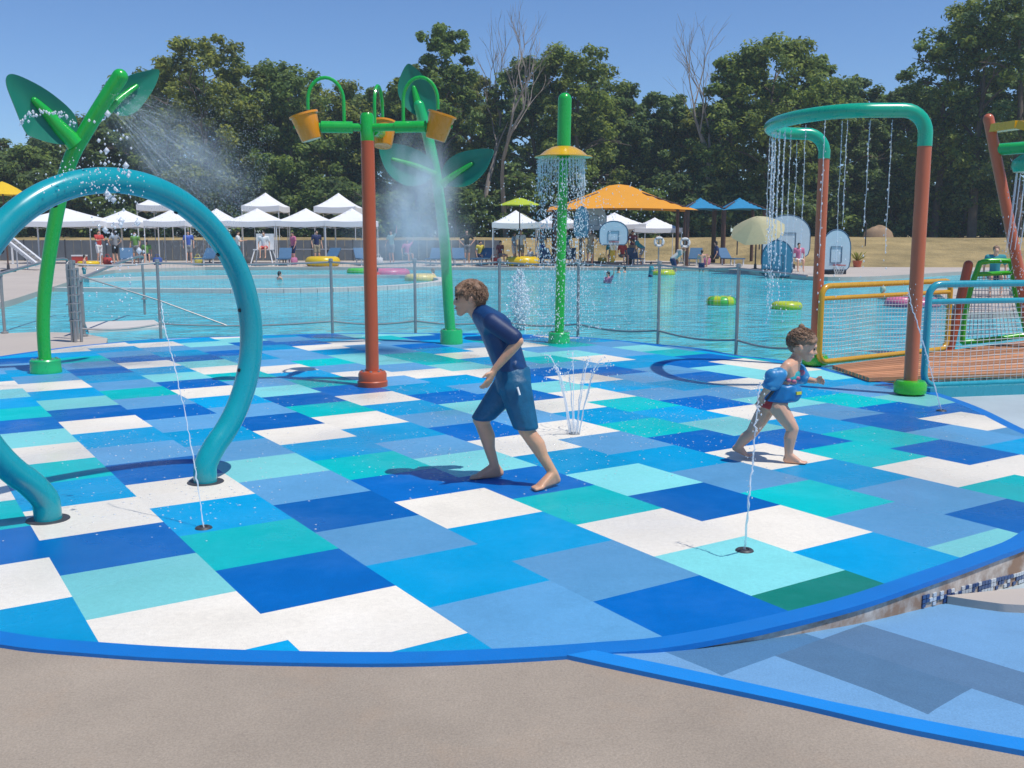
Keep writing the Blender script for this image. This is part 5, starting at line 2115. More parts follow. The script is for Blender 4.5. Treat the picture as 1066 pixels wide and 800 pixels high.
A('guest in a blue shirt standing just inside the right limb of the hoop', 197, 272, 51.0, 1.7, C_BLU, C_GRY, face=-1.2)
A('lifeguard in white and red sitting on the raised chair', 275, 262, 47.9, 1.72, C_WHT, C_RED, pose='sit', face=-1.5, z0=DZ + .36)
A('guest in a pale green top behind the mist right of the bucket post', 408, 271, 50.5, 1.72, cloth('mint', (.40, .58, .50)), C_GRY, face=-2.2, arm='wave')
A('guest in a pink top in the mist left of the far leaf stalk', 424, 272, 50.8, 1.68, C_PNK, C_GRY, pose='sit', face=-1.0, arm='wave')
A('guest in white shirt standing under the lime parasol', 542, 271, 49.3, 1.72, C_WHT, C_KHA, face=-1.2, hair=M_HAIR)
A('guest in light blue beside the white-shirted one under the parasol', 535, 271, 49.8, 1.62, cloth('sky', (.30, .48, .62)), C_WHT, face=-.4)
A('small child sitting low under the lime parasol', 552, 272, 48.8, 1.1, C_WHT, C_PNK, pose='sit', face=-2.0)
A('guest in a maroon top sitting at the left canopy leg near the lime parasol', 521, 272, 50.0, 1.6, cloth('maroon', (.22, .05, .07)), C_GRY, pose='sit', face=-.8)
A('guest in grey shorts standing between dish pole and lime parasol', 564, 271, 50.5, 1.7, C_GRY, C_BLU, face=-2.0)
A('dark-haired woman standing behind the yellow-padded hoop post', 614, 272, 47.6, 1.74, cloth('beige', (.52, .38, .27)), C_KHA, face=-1.5, arm='hips')
A('guest in dark teal top under the pale backboard', 636, 272, 48.4, 1.6, C_TEL, C_NAV, pose='sit', face=-1.7)
A('guest in a red shirt sitting right of the pale backboard', 648, 272, 48.6, 1.6, C_RED, C_GRY, pose='sit', face=-1.2)
A('guest in teal leaning down below the left life ring', 667, 272, 48.3, 1.5, C_TEL, C_GRY, pose='bend', face=2.8)
A('bather in a grey shirt bending in the far shallow water', 702, 287, 44.2, 1.68, cloth('pale_grey', (.46, .46, .44)), C_NAV, pose='bend', face=.25, z0=-.45, hair=M_HAIR)
A('shirtless child wading in front of the brown shade post', 730, 288, 43.4, 1.35, None, C_NAV, pose='wade', face=1.2, z0=-.45)
A('child with a teal float wading left of the fence post', 677, 291, 38.5, 1.25, C_TEL, C_NAV, pose='wade', face=-.4, z0=-.72, arm='front')
A('swimmer with only head and shoulders out of the far water, leftmost', 643, 284, 42.5, 1.5, None, C_RED, pose='wade', face=.2, z0=-1.30, arm='front')
A('swimmer with dark hair low in the far water under the backboard', 651, 284, 43.0, 1.5, None, C_BLK, pose='wade', face=2.9, z0=-1.28, arm='front')
A('dark-dressed guest leaning at the right brown shade post', 745, 272, 46.0, 1.6, C_NAV, C_BLK, pose='sit', face=3.0)
A('guest in pink top sitting behind the narrow blue backboard', 831, 277, 40.5, 1.55, C_PNK, C_WHT, pose='sit', face=-1.6)
A('brown-haired woman in teal sitting behind the green net ladder', 1035, 290, 24.0, 1.62, C_TEL, C_NAV, pose='sit', face=-1.9, hair=M_HAIR, z0=.06)
A('bather in yellow float wading between gate posts and hoop', 88, 288, 37.5, 1.15, None, C_TEL, pose='wade', face=.3, z0=-.35)
A('swimmer with a pale cap behind the yellow net rail', 917, 311, 25.0, 1.45, None, C_NAV, pose='wade', face=.2, z0=-1.18, hair=cloth('cap', (.55, .62, .45)), arm='front')
A('guest in navy standing beside the counter canopy leg', 330, 272, 49.5, 1.72, C_NAV, C_KHA, face=-1.0)
A('guest in white walking along the deck left of the lifeguard', 248, 272, 48.4, 1.68, C_WHT, C_TEL, face=.1, arm='front')
A('guest in a pink top standing under the counter canopy', 306, 272, 50.4, 1.64, C_PNK, C_NAV, face=-2.4)
A('guest in black standing right of the far leaf stalk', 486, 272, 50.2, 1.74, C_BLK, C_GRY, face=-1.4, arm='hips')
A('guest in a yellow top sitting between leaf stalk and lime parasol', 500, 272, 49.6, 1.6, cloth('yellow', (.62, .50, .06)), C_NAV, pose='sit', face=-1.0)
A('guest in teal standing behind the dish pole', 590, 272, 49.2, 1.7, C_TEL, C_WHT, face=-1.8)
A('guest in maroon standing under the middle of the orange shade', 658, 272, 50.2, 1.7, cloth('maroon', (.22, .05, .07)), C_KHA, face=-1.2)
A('swimmer with head and shoulders in the water below the lifeguard', 290, 293, 36.0, 1.5, None, C_BLK, pose='wade', face=.6, z0=-1.25, arm='front')
A('swimmer beside the pink inflatable', 393, 288, 39.5, 1.5, C_RED, C_BLK, pose='wade', face=2.6, z0=-1.22, arm='front')
A('swimmer resting against the pale yellow inflatable', 452, 290, 38.5, 1.5, None, C_NAV, pose='wade', face=3.0, z0=-1.22, arm='front', hair=M_HAIR)
A('swimmer midway between dish pole and green swim ring', 634, 296, 33.5, 1.45, C_PNK, C_BLK, pose='wade', face=-2.6, z0=-1.12, arm='wave')
float_ring('yellow swim ring worn by the wading bather left of the hoop', 93, 290, 22, WZ + .25, M_FY, .11)
t = float_ring('long pink air mattress ring near the capped swimmer', 950, 316, 56, WZ + .06, M_FP, .12)

# ------------------------------------------------------------------ trees
def leaf_mat(name, col, var=.45):
    m = bpy.data.materials.new(name)
    m.use_nodes = True
    nt = m.node_tree
    nt.nodes.clear()
    L = nt.links
    out = nt.nodes.new('ShaderNodeOutputMaterial')
    gi = N(nt, 'ShaderNodeNewGeometry')
    cr = N(nt, 'ShaderNodeValToRGB')
    e = cr.color_ramp.elements
    e[0].position = 0
    e[0].color = (col[0] * .55, col[1] * .6, col[2] * .8, 1)
    e[1].position = 1
    e[1].color = (col[0] * 1.75, col[1] * 1.5, col[2] * 1.0, 1)
    x = cr.color_ramp.elements.new(.55)
    x.color = (*col, 1)
    L.new(gi.outputs['Random Per Island'], cr.inputs[0])
    tc = N(nt, 'ShaderNodeTexCoord')
    n1 = N(nt, 'ShaderNodeTexNoise', Scale=.35, Detail=3.0)
    L.new(tc.outputs['Object'], n1.inputs['Vector'])
    mr = N(nt, 'ShaderNodeMapRange')
    mr.inputs['From Min'].default_value = .3
    mr.inputs['From Max'].default_value = .7
    mr.inputs['To Min'].default_value = .7
    mr.inputs['To Max'].default_value = 1.35
    L.new(n1.outputs['Fac'], mr.inputs['Value'])
    mx = N(nt, 'ShaderNodeMix', data_type='RGBA', blend_type='MULTIPLY')
    mx.inputs[0].default_value = 1
    L.new(cr.outputs[0], mx.inputs[6])
    L.new(mr.outputs[0], mx.inputs[7])
    d = N(nt, 'ShaderNodeBsdfPrincipled')
    d.inputs['Roughness'].default_value = .55
    d.inputs['Specular IOR Level'].default_value = .25
    tr = N(nt, 'ShaderNodeBsdfTranslucent')
    ms = N(nt, 'ShaderNodeMixShader')
    ms.inputs[0].default_value = .5
    L.new(mx.outputs[2], d.inputs['Base Color'])
    L.new(mx.outputs[2], tr.inputs['Color'])
    L.new(d.outputs[0], ms.inputs[1])
    L.new(tr.outputs[0], ms.inputs[2])
    L.new(ms.outputs[0], out.inputs[0])
    return m


LEAFM = [leaf_mat('oak_leaves', (.195, .265, .060)), leaf_mat('maple_leaves', (.165, .250, .066)), leaf_mat('dark_leaves', (.138, .215, .072)),
         leaf_mat('yellow_green_leaves', (.225, .270, .060))]
M_BARK = mat('bark', (.16, .125, .10), rough=.9, var=.25, vscale=3, bump=.6, bscale=12)
M_BARKP = mat('pale_bark', (.30, .25, .21), rough=.9, var=.2, vscale=3, bump=.5, bscale=12)


def leaves_mesh(name, centres, radii, per, size, m, parent, sd, squash=.75):
    rg = np.random.default_rng(sd)
    C = np.asarray(centres)
    R = np.asarray(radii)
    idx = np.repeat(np.arange(len(C)), per)
    n = len(idx)
    d = rg.normal(size=(n, 3))
    d /= np.linalg.norm(d, axis=1)[:, None]
    r = R[idx] * (rg.random(n) ** .45) * rg.uniform(.75, 1.15, n)
    p = C[idx] + d * r[:, None] * np.array([1, 1, squash])
    nrm = d * .6 + np.array([.15, -.12, .75]) + rg.normal(size=(n, 3)) * .55
    nrm /= np.linalg.norm(nrm, axis=1)[:, None]
    a = np.cross(nrm, rg.normal(size=(n, 3)))
    a /= np.linalg.norm(a, axis=1)[:, None]
    b = np.cross(nrm, a)
    s = size * rg.uniform(.55, 1.3, n)[:, None]
    fold = nrm * s * .18
    Vv = np.stack([p - a * s, p - b * s * .55 + fold, p + a * s, p + b * s * .55 + fold], 1).reshape(-1, 3)
    me = bpy.data.meshes.new(name)
    me.vertices.add(n * 4)
    me.vertices.foreach_set('co', Vv.astype(np.float32).ravel())
    me.loops.add(n * 4)
    me.loops.foreach_set('vertex_index', np.arange(n * 4, dtype=np.int32))
    me.polygons.add(n)
    me.polygons.foreach_set('loop_start', np.arange(0, n * 4, 4, dtype=np.int32))
    me.update(calc_edges=True)
    return link(name, me, parent, m)


def tree(label, x, ytop, Yd, wpx, m, sd, base_frac=.22, clumps=95, per=60, size=.26, gap=1.0, bark=M_BARK, group='trees beyond the pool', name='broadleaf_tree'):
    rg = random.Random(sd)
    tp = at(x, ytop, Yd)
    zb = land_z(tp.x, Yd)
    h = tp.z - zb
    rad = wpx * Yd / F / 2
    base = Vector((tp.x, Yd, zb))
    t = thing(name, label, 'tree', tuple(base), group)
    # trunk and limbs
    lean = Vector((rg.uniform(-.04, .04), rg.uniform(-.04, .04), 1))
    tk = [base + Vector((0, 0, -.2))]
    for i in range(1, 7):
        tk.append(base + lean * (h * .86 * i / 6) + Vector((rg.uniform(-.25, .25), rg.uniform(-.25, .25), 0)) * (i / 6))
    r0 = .018 * h + .06
    mb = MB().tube(spline(tk, 3), [r0 * (1 - .88 * i / 18) for i in range(19)], 8)
    centres, radii = [], []
    nl = 11
    for i in range(nl):
        f = base_frac + (0.9 - base_frac) * (i + rg.random() * .7) / nl
        p = base + lean * (h * f * .9)
        a = rg.uniform(0, 2 * PI)
        env = math.sin(PI * min(1, max(0, (f - base_frac * .6) / (1.06 - base_frac * .6))) ** .75) * .9 + .12
        L_ = rad * env * rg.uniform(.7, 1.05)
        q = p + Vector((math.cos(a) * L_, math.sin(a) * L_, L_ * rg.uniform(.25, .8)))
        md = p.lerp(q, .5) + Vector((0, 0, L_ * .12))
        mb.tube(spline([p, md, q], 3), [r0 * (.42 - .34 * k / 6) * (1.1 - f * .6) for k in range(7)], 5)
        for k in range(3):
            s_ = q + Vector((rg.gauss(0, .5), rg.gauss(0, .5), rg.gauss(.2, .4))) * rad * .25
            mb.tube([md.lerp(q, .3 + .2 * k), s_], [r0 * .14, r0 * .03], 4)
    mb.build('trunk', [bark], t, smooth=1.0, clean=False)
    for i in range(clumps):
        f = base_frac + (1 - base_frac) * rg.random() ** .85
        env = max(.12, 1 - abs((f - .52) / .56) ** 2.4) ** .6
        a = rg.uniform(0, 2 * PI)
        rr = rad * env * (rg.random() ** .45) * rg.uniform(.8, 1.15)
        cr = rad * rg.uniform(.13, .27) * gap
        z = h * f - cr * .35
        c = base + lean * z + Vector((math.cos(a) * rr, math.sin(a) * rr, 0))
        centres.append(c)
        radii.append(cr)
    leaves_mesh('crown', centres, radii, per, size, m, t, sd)
    return t


KIND = ['wide oak-green', 'mid-green', 'dark green', 'yellow-green']
FOREST = [  # x, top y, distance, width, leaf kind, label
    (-25, 138, 72, 90, 2, 'dark green tree at the far left edge of the picture'),
    (38, 152, 74, 76, 1, 'low green tree below the big left leaf of the stalk'),
    (84, 120, 76, 74, 2, 'dark tree rising just behind the tip of the left leaf stalk'),
    (128, 108, 80, 64, 1, 'tree in the spray between leaf stalk and tall left tree'),
    (166, 64, 75, 84, 0, 'tall oak-green tree first right of the left leaf stalk'),
    (208, 40, 73, 104, 3, 'tallest yellow-green tree of the left group'),
    (254, 62, 75, 92, 0, 'broad oak-green tree above the lifeguard canopy'),
    (302, 66, 74, 92, 1, 'mid-green tree above the left orange bucket'),
    (342, 82, 77, 90, 3, 'yellow-green tree just left of the bucket post'),
    (388, 92, 79, 84, 2, 'dark tree directly behind the bucket post'),
    (424, 78, 77, 58, 0, 'slender tree behind the upright leaf of the misty stalk'),
    (456, 27, 74, 66, 1, 'tall narrow tree right of the upright leaf, left of the bare tree'),
    (490, 74, 77, 62, 3, 'yellow-green tree in front of the bare tree'),
    (560, 60, 75, 80, 2, 'dark tree left of the dish pole, right of the bare tree'),
    (603, 48, 74, 88, 0, 'tall pointed tree right behind the dish pole'),
    (632, 86, 79, 72, 2, 'dark tree at the right shoulder of the pointed tree'),
    (656, 104, 80, 66, 1, 'lower green tree above the left half of the orange shade'),
    (694, 96, 79, 66, 2, 'dark tree over the right end of the orange shade'),
    (728, 108, 78, 60, 3, 'yellow-green low tree under the right bare branches'),
    (762, 58, 73, 70, 1, 'green tree left of the great round tree'),
    (806, 38, 72, 108, 0, 'great round tree above the rain frame'),
    (850, 56, 74, 78, 1, 'right-hand shoulder tree of the great round tree'),
    (886, 78, 77, 66, 2, 'dark tree in the dip of the tree line'),
    (918, 96, 82, 62, 1, 'small far tree in the gap of the tree line'),
    (950, 84, 78, 62, 2, 'dark tree just left of the towering right tree'),
    (985, 22, 70, 84, 1, 'towering airy tree leaning into the gap on the right'),
    (1028, -6, 68, 104, 0, 'towering tree above the leaning orange post'),
    (1078, -30, 66, 112, 2, 'towering dark tree cut by the right edge of the picture')]
for i, (x, yt, Yd, wpx, kd, lab) in enumerate(FOREST):
    airy = 'airy' in lab
    tree(lab, x, yt + 3, Yd, wpx * 1.16, LEAFM[kd], 100 + i, base_frac=.14, clumps=150 if not airy else 95, per=125 if not airy else 95, size=.165, gap=.92)
rg_ = random.Random(12)
BACK = ['left of the hoop top', 'behind the leaf stalk spray', 'behind the tallest left tree', 'behind the lifeguard canopy', 'behind the left bucket', 'behind the bucket post',
        'behind the misty stalk', 'behind the bare tree', 'behind the dish pole', 'behind the orange shade', 'behind the blue shades', 'behind the great round tree',
        'behind the rain frame', 'behind the gap in the tree line', 'behind the towering airy tree', 'behind the right edge trees']
for i in range(16):
    x = -10 + i * 72
    yt = [150, 135, 85, 80, 95, 115, 90, 105, 90, 118, 118, 80, 85, 112, 90, 40][i]
    tree('dark second-row tree standing ' + BACK[i], x, yt, 96, 92, LEAFM[2], 300 + i, base_frac=.06, clumps=90, per=80, size=.28, gap=1.2, group='second row of trees')
UND = ['left of the hoop', 'by the yellow parasol', 'behind the leaf stalk', 'behind the wide canopy', 'inside the hoop', 'behind the raised left canopy', 'at the hoop limb', 'behind the lifeguard canopy',
       'behind the raised canopy pair', 'behind the counter canopy', 'left of the bucket post', 'right of the bucket post', 'in the mist', 'right of the misty stalk', 'left of the lime parasol', 'at the lime parasol',
       'behind the dish pole', 'left under the orange shade', 'mid orange shade', 'right under the orange shade', 'under the left blue shade', 'under the right blue shade', 'behind the cream parasol',
       'behind the big backboard', 'at the rear coral post', 'amid the raining streams', 'left of the front coral post', 'right of the front coral post', 'by the leaning post', 'at the right edge']
for i in range(30):
    x = -20 + i * 38
    tree('low dark understory tree ' + UND[i], x, rg_.uniform(176, 206), 70.5 + rg_.uniform(-.8, 2.4), 62, LEAFM[2 if i % 3 else 1], 500 + i, base_frac=.02, clumps=55, per=110, size=.18, gap=1.6, group='understory trees', name='understory_tree')


def bare_tree(label, x, ytop, Yd, sd, spread=.5, base_px=None):
    rg = random.Random(sd)
    tp = at(x, ytop, Yd)
    zb = land_z(tp.x, Yd)
    base = Vector((tp.x if base_px is None else at(base_px, ytop, Yd).x, Yd, zb))
    h = tp.z - zb
    t = thing('bare_tree', label, 'tree', tuple(base), 'bare trees')
    tr, br_ = MB(), MB()

    def grow(p, d, L_, r, depth, mbx):
        pts, q = [p], p
        dd = d.copy()
        for i in range(4):
            dd = (dd + Vector((rg.gauss(0, .10), rg.gauss(0, .10), .03))).normalized()
            q = q + dd * L_ / 4
            pts.append(q)
        mbx.tube(pts, [r * (1 - .13 * i) for i in range(5)], 6 if depth < 2 else 3, cap=False)
        if depth >= 5:
            return
        nb = 2 if depth < 1 else rg.choice((2, 3, 3))
        for k in range(nb):
            a = rg.uniform(0, 2 * PI)
            s = spread * rg.uniform(.5, 1.15)
            nd_ = (dd + Vector((math.cos(a) * s, math.sin(a) * s * .7, rg.uniform(-.05, .25)))).normalized()
            grow(pts[rg.choice((2, 3, 4, 4))] if k else q, nd_, L_ * rg.uniform(.55, .82), r * .54, depth + 1, br_)
    grow(base, ((tp - base).normalized() + Vector((0, 0, .4))).normalized(), h * .42, .24, 0, tr)
    tr.build('trunk', [M_BARKP], t, smooth=1.0, clean=False)
    br_.build('branches', [M_BARKP], t, smooth=1.0, clean=False)


bare_tree('tall leafless grey tree between tall narrow tree and dish pole', 527, 40, 71, 5, .48)
bare_tree('leafless grey tree standing in front of the narrow tree', 500, 48, 72, 8, .4)
bare_tree('leafless pale tree beside the great round tree', 722, 44, 71, 21, .55, 745)

# ------------------------------------------------------------------ small things on the dry slope
mb = MB()
rk = at(926, 252, 62)
boul = thing('earth_mound', 'small brown earth mound on the crest of the dry slope', 'mound', (rk.x, 64, land_z(rk.x, 64)))
vs, fs = [], []
for i in range(9):
    for k in range(20):
        r = .95 * i / 8
        a = 2 * PI * k / 20
        hgt = .75 * math.sqrt(max(0, 1 - (i / 8) ** 2)) * (1 + .25 * mnoise.noise(Vector((r * math.cos(a) * 2, r * math.sin(a) * 2, 3))))
        vs.append((rk.x + r * math.cos(a), 64 + r * math.sin(a), land_z(rk.x, 64) - .05 + hgt))
for i in range(8):
    for k in range(20):
        fs.append((i * 20 + k, i * 20 + (k + 1) % 20, (i + 1) * 20 + (k + 1) % 20, (i + 1) * 20 + k))
mb.add(vs, fs)
mb.build('soil', [mat('dry_soil', (.33, .22, .13), rough=.95, var=.2, vscale=3, bump=.8, bscale=8)], boul, smooth=1.2)
for x, lab in ((900, 'thin black stake on the dry grass left of the front coral post'), (767, 'thin black stake on the grass left of the cream parasol'), (790, 'thin black stake beside the tilted parasol pole')):
    p = at(x, 270, 56.5)
    p.z = land_z(p.x, 57) - .02
    t = thing('rope_stake', lab, 'stake', tuple(p), 'stakes of the rope fence')
    MB().tube([p, p + Vector((0, 0, 1.25))], .035, 8).lathe(p + Vector((0, 0, 1.25)), [(.05, -.03), (.05, .02), (0, .05)], 10).build('stake_pole', [M_DARK], t)
pp = at(892, 283, 46)
pp.z = DZ
pt = thing('potted_plant', 'spiky yellow-green plant right of the white hoop net', 'plant', tuple(pp))
MB().lathe(pp, [(.16, 0), (.22, .3), (.2, .3), (0, .27)], 18).build('pot', [M_RUST], pt)
mb = MB()
for k in range(46):
    a, s = rg_.uniform(0, 2 * PI), rg_.uniform(.3, 1.0)
    d = Vector((math.cos(a) * s, math.sin(a) * s, 1.3 - s * .7)).normalized()
    L_ = rg_.uniform(.35, .7)
    sd_ = d.cross(Vector((0, 0, 1))).normalized() * .028
    p0 = pp + Vector((0, 0, .27))
    mb.add([p0 - sd_, p0 + sd_, p0 + d * L_ * .6 + sd_ * .8, p0 + d * L_ + Vector((0, 0, -.05)), p0 + d * L_ * .6 - sd_ * .8], [(0, 1, 2, 3, 4)])
mb.build('blades', [mat('plant_blades', (.30, .30, .03), rough=.5, island=.4)], pt, smooth=0, clean=False)


# ------------------------------------------------------------------ moving water
def jet(label, path, r0, beads=30, group='ground jets', spread=.02, top=0.0, sd=1, kindname='water_jet'):
    rg = random.Random(sd)
    t = thing(kindname, label, 'water jet', tuple(path[0]), group)
    sp = spline(path, 14)
    n = len(sp)
    pts = [p + Vector((rg.gauss(0, .0012), rg.gauss(0, .0012), 0)) * (1 + 1.5 * i / n) for i, p in enumerate(sp)]
    rr = [r0 * (1 - .45 * i / n) * rg.uniform(.6, 1.2) for i in range(n)]
    MB().tube(pts, rr, 8).build('stream', [M_DROP], t, smooth=1.2)
    dp_, dr_ = [], []
    for k in range(beads):
        i = min(n - 1, int(n * rg.random() ** .5))
        p = sp[i] + Vector((rg.gauss(0, spread), rg.gauss(0, spread), rg.gauss(0, spread))) * (.3 + i / n)
        dp_.append(p)
        dr_.append(rg.uniform(.2, .6) * r0 * 1.2)
    drops('droplets', dp_, dr_, M_DROP, t, stretch=1.6)
    return t


jet('leaning thin water jet rising from the nozzle beside the hoop', [g(212, 550), at(206, 505, 5.02), at(197, 452, 5.06), at(184, 391, 5.1), at(172, 345, 5.14), at(168, 315, 5.2)], .0045, 60, sd=2)
jet('thin water jet from the light aqua tile in front of the toddler', [g(775, 573), at(779, 528, 4.47), at(783, 484, 4.5), at(787, 440, 4.52), at(791, 398, 4.55)], .0062, 60, sd=3)
jet('thin water jet leaning against the front coral post', [g(980, 428), at(972, 398, 8.3), at(962, 360, 8.25), at(951, 325, 8.2), at(945, 300, 8.2)], .0062, 60, sd=4)
# crown of seven streams
cn = g(598, 452)
t = thing('fountain_jet', 'spreading crown of thin water streams right behind the boy', 'water jet', tuple(cn), 'ground jets')
rg = random.Random(9)
cd, cr_d = [], []
for k in range(9):
    a = 2 * PI * k / 9 + .2
    hh = rg.uniform(.50, .66)
    ww = rg.uniform(.16, .24)
    path = []
    for i in range(16):
        u = i / 15
        path.append(cn + Vector((math.cos(a) * (.035 + ww * u), math.sin(a) * (.035 + ww * u), hh * (1 - (1 - u) ** 2))) + Vector((rg.gauss(0, .0025), rg.gauss(0, .0025), 0)))
    MB().tube(path, [.0048 * rg.uniform(.5, 1.25) for _ in path], 6).build('stream', [M_DROP], t, smooth=1.2)
    for q in range(16):
        u = rg.uniform(.35, 1.5)
        cd.append(cn + Vector((math.cos(a) * (.035 + ww * u), math.sin(a) * (.035 + ww * u), max(.01, hh * (1 - (1 - u) ** 2)))) + Vector((rg.gauss(0, .015), rg.gauss(0, .015), rg.gauss(0, .02))))
        cr_d.append(rg.uniform(.003, .007))
drops('droplets', cd, cr_d, M_DROP, t, stretch=1.4)
MB().lathe(cn, [(.045, 0), (.04, .05), (.030, .10), (.0, .12)], 14).build('foot_foam', [M_THIN], t)
# foaming bubbler in the pool behind the fence
bb = g(541, 343, WZ)
bb.y = 16.8
bb.x = at(541, 320, 16.8).x
t = thing('bubbler', 'white foaming bubbler jet in the pool right of the boy', 'water jet', tuple(bb))
rg = random.Random(10)
dp_, dr_ = [], []
for k in range(900):
    u = rg.random()
    z = 1.0 * u
    s = .03 + .07 * math.sin(PI * min(1, u * 1.05)) ** .8
    dp_.append(bb + Vector((rg.gauss(0, s), rg.gauss(0, s), z + rg.gauss(0, .03))))
    dr_.append(rg.uniform(.006, .03) * (1 - .4 * u))
drops('foam', dp_, dr_, M_DROP, t, stretch=1.5)

# dish curtain
q = b = g(582, 357)
t = thing('water_curtain', 'round curtain of drops falling from the yellow dish', 'water curtain', (b.x, b.y, 1.9))
ctr = at(584.5, 163, b.y)
rg = random.Random(11)
for k in range(40):
    a = 2 * PI * k / 40
    x0, y0 = ctr.x + .31 * math.cos(a), ctr.y + .31 * math.sin(a)
    ln = rg.uniform(.18, .55)
    MB().tube([Vector((x0, y0, ctr.z - .03)), Vector((x0 + .01 * math.cos(a), y0, ctr.z - .03 - ln * .5)), Vector((x0 + .02 * math.cos(a), y0, ctr.z - .03 - ln))], [.006, .004, .002], 5).build('strand', [M_DROP], t, smooth=1.0)
dp_, dr_ = [], []
for k in range(2500):
    a = rg.uniform(0, 2 * PI)
    u = rg.random() ** 2.0
    z = (ctr.z - .05) * (1 - u) + .02 * u
    r = .31 + rg.gauss(0, .015 + .12 * u)
    dp_.append((ctr.x + r * math.cos(a), ctr.y + r * math.sin(a), z))
    dr_.append(rg.uniform(.004, .0095))
drops('falling_drops', dp_, dr_, M_DROP, t, stretch=2.0)
# wind-blown drops round the dish pole
dp_, dr_ = [], []
for k in range(1300):
    u = rg.random()
    p = at(rg.gauss(590, 46), rg.uniform(190, 345), rg.uniform(11.5, 14.5))
    if p.z < .02:
        continue
    dp_.append(p)
    dr_.append(rg.uniform(.004, .010))
props(drops('blown_drops', dp_, dr_, M_DROP, None, 1.2), kind='stuff')

# thin streams raining from the looped pipe
rg = random.Random(13)
cand = [loop_arc[i] for i in (3, 7, 9, 10, 11, 12, 13, 15, 18)] + [Vector((f0.x - rb - .10 - .205 * k, f0.y, ztop)) for k in range(4)] + [Vector((f1.x - rb - .1 - .25 * k, f1.y, ztop)) for k in range(2)]
for k, p in enumerate(cand):
    tq = thing('rain_stream', 'thin beaded stream falling from the looped sea-green pipe', 'water stream', (p.x, p.y, p.z - .09), 'streams falling from the rain frame')
    end = rg.uniform(.55, 1.15)
    thick = 1.7 if 8 <= cand.index(p) + 5 <= 11 else 1.0
    pts = [Vector((p.x + rg.gauss(0, .003), p.y + rg.gauss(0, .003), p.z - .085 - (p.z - .085 - end - .5) * i / 12)) for i in range(13)]
    MB().tube(pts, [.0045 * thick * rg.uniform(.6, 1.3) for _ in pts], 5).build('stream', [M_THIN], tq, smooth=1.0)
    z = p.z - .12
    bp_l, br_l = [], []
    while z > end:
        fr_ = (p.z - z) / (p.z - end)
        bp_l.append((p.x + rg.gauss(0, .004 + .012 * fr_), p.y + rg.gauss(0, .004 + .01 * fr_), z))
        br_l.append(rg.uniform(.004, .0085) * thick ** .5)
        z -= rg.uniform(.03, .06) * (1 + .8 * fr_) / thick
    drops('beads', bp_l, br_l, M_DROP, tq, stretch=1.9)
# shower under the bowl at the right edge
tq = thing('shower_stream', 'bundle of fine streams falling from the sea-green bowl at the right edge', 'water stream', tuple(bc))
bq = at(1071, 168, 12.6)
for k in range(14):
    a = 2 * PI * k / 14
    p = bq + Vector((.13 * math.cos(a), .13 * math.sin(a), -.14))
    MB().tube([p, p + Vector((-.02, 0, -.45)), p + Vector((-.06, 0, -.95))], [.006, .005, .003], 5).build('strand', [M_DROP], tq, smooth=1.0)
dp_ = [bq + Vector((rg.gauss(-.05, .09), rg.gauss(0, .09), -rg.uniform(.2, 1.9))) for k in range(220)]
drops('falling_drops', dp_, [rg.uniform(.004, .009) for _ in dp_], M_DROP, tq, stretch=2.0)

# white gobs of water thrown up over the hoop
rg = random.Random(17)
dp_, dr_ = [], []
for k in range(70):
    u = rg.random()
    x = rg.gauss(112 + 22 * u, 12)
    y = 125 + 140 * u + rg.gauss(0, 8)
    dp_.append(at(x, y, rg.uniform(4.95, 5.35)))
    dr_.append(rg.uniform(.004, .016) * (1.3 if rg.random() < .25 else .7))
for k in range(60):
    a = PI * k / 59
    dp_.append(at(50 + 27 * math.cos(a + .1) + rg.gauss(0, 2), 131 - 14 * math.sin(a) + rg.gauss(0, 2), 9.3))
    dr_.append(rg.uniform(.006, .018))
for k in range(160):
    dp_.append(at(rg.gauss(95, 26), 183 + rg.gauss(0, 12), rg.uniform(5.0, 5.4)))
    dr_.append(rg.uniform(.002, .006))
for k in range(120):
    dp_.append(at(rg.gauss(118, 16), rg.uniform(195, 330), rg.uniform(5.0, 5.4)))
    dr_.append(rg.uniform(.002, .007))
props(drops('splashing_water', dp_, dr_, M_DROP, None, 1.15), kind='stuff')

# fine spray fan off the left stalk and the spray column by the misty stalk
rg = random.Random(19)
dp_, dr_ = [], []
for k in range(8000):
    u = rg.random() ** .6
    a = rg.gauss(.62, .30)
    L_ = 175 * u
    dp_.append(at(112 + L_ * math.cos(a), 96 + L_ * math.sin(a) + .0008 * L_ * L_ * 1.2, Y + rg.uniform(-.5, .8) * (.2 + u)))
    dr_.append(rg.uniform(.0016, .0042))
stk = MB()
for k in range(34):
    a = rg.gauss(.60, .32)
    L0 = rg.uniform(4, 60)
    L1 = L0 + rg.uniform(25, 110)
    dY = rg.uniform(-.3, .4)
    x0_, y0_ = 103 + rg.uniform(-6, 8), 97 + rg.uniform(-10, 12)
    q_ = [at(x0_ + l_ * math.cos(a), y0_ + l_ * math.sin(a) + .0009 * l_ * l_, Y + dY * l_ / 100) for l_ in (L0, (L0 + L1) / 2, L1)]
    stk.tube(q_, [.0012, .0020, .0008], 4)
props(stk.build('spray_streaks', [clear_water_mat('faint_water', .16)], None, smooth=1.2, clean=False), kind='stuff')
props(drops('fine_spray', dp_, dr_, M_THIN, None, 1.3), kind='stuff')
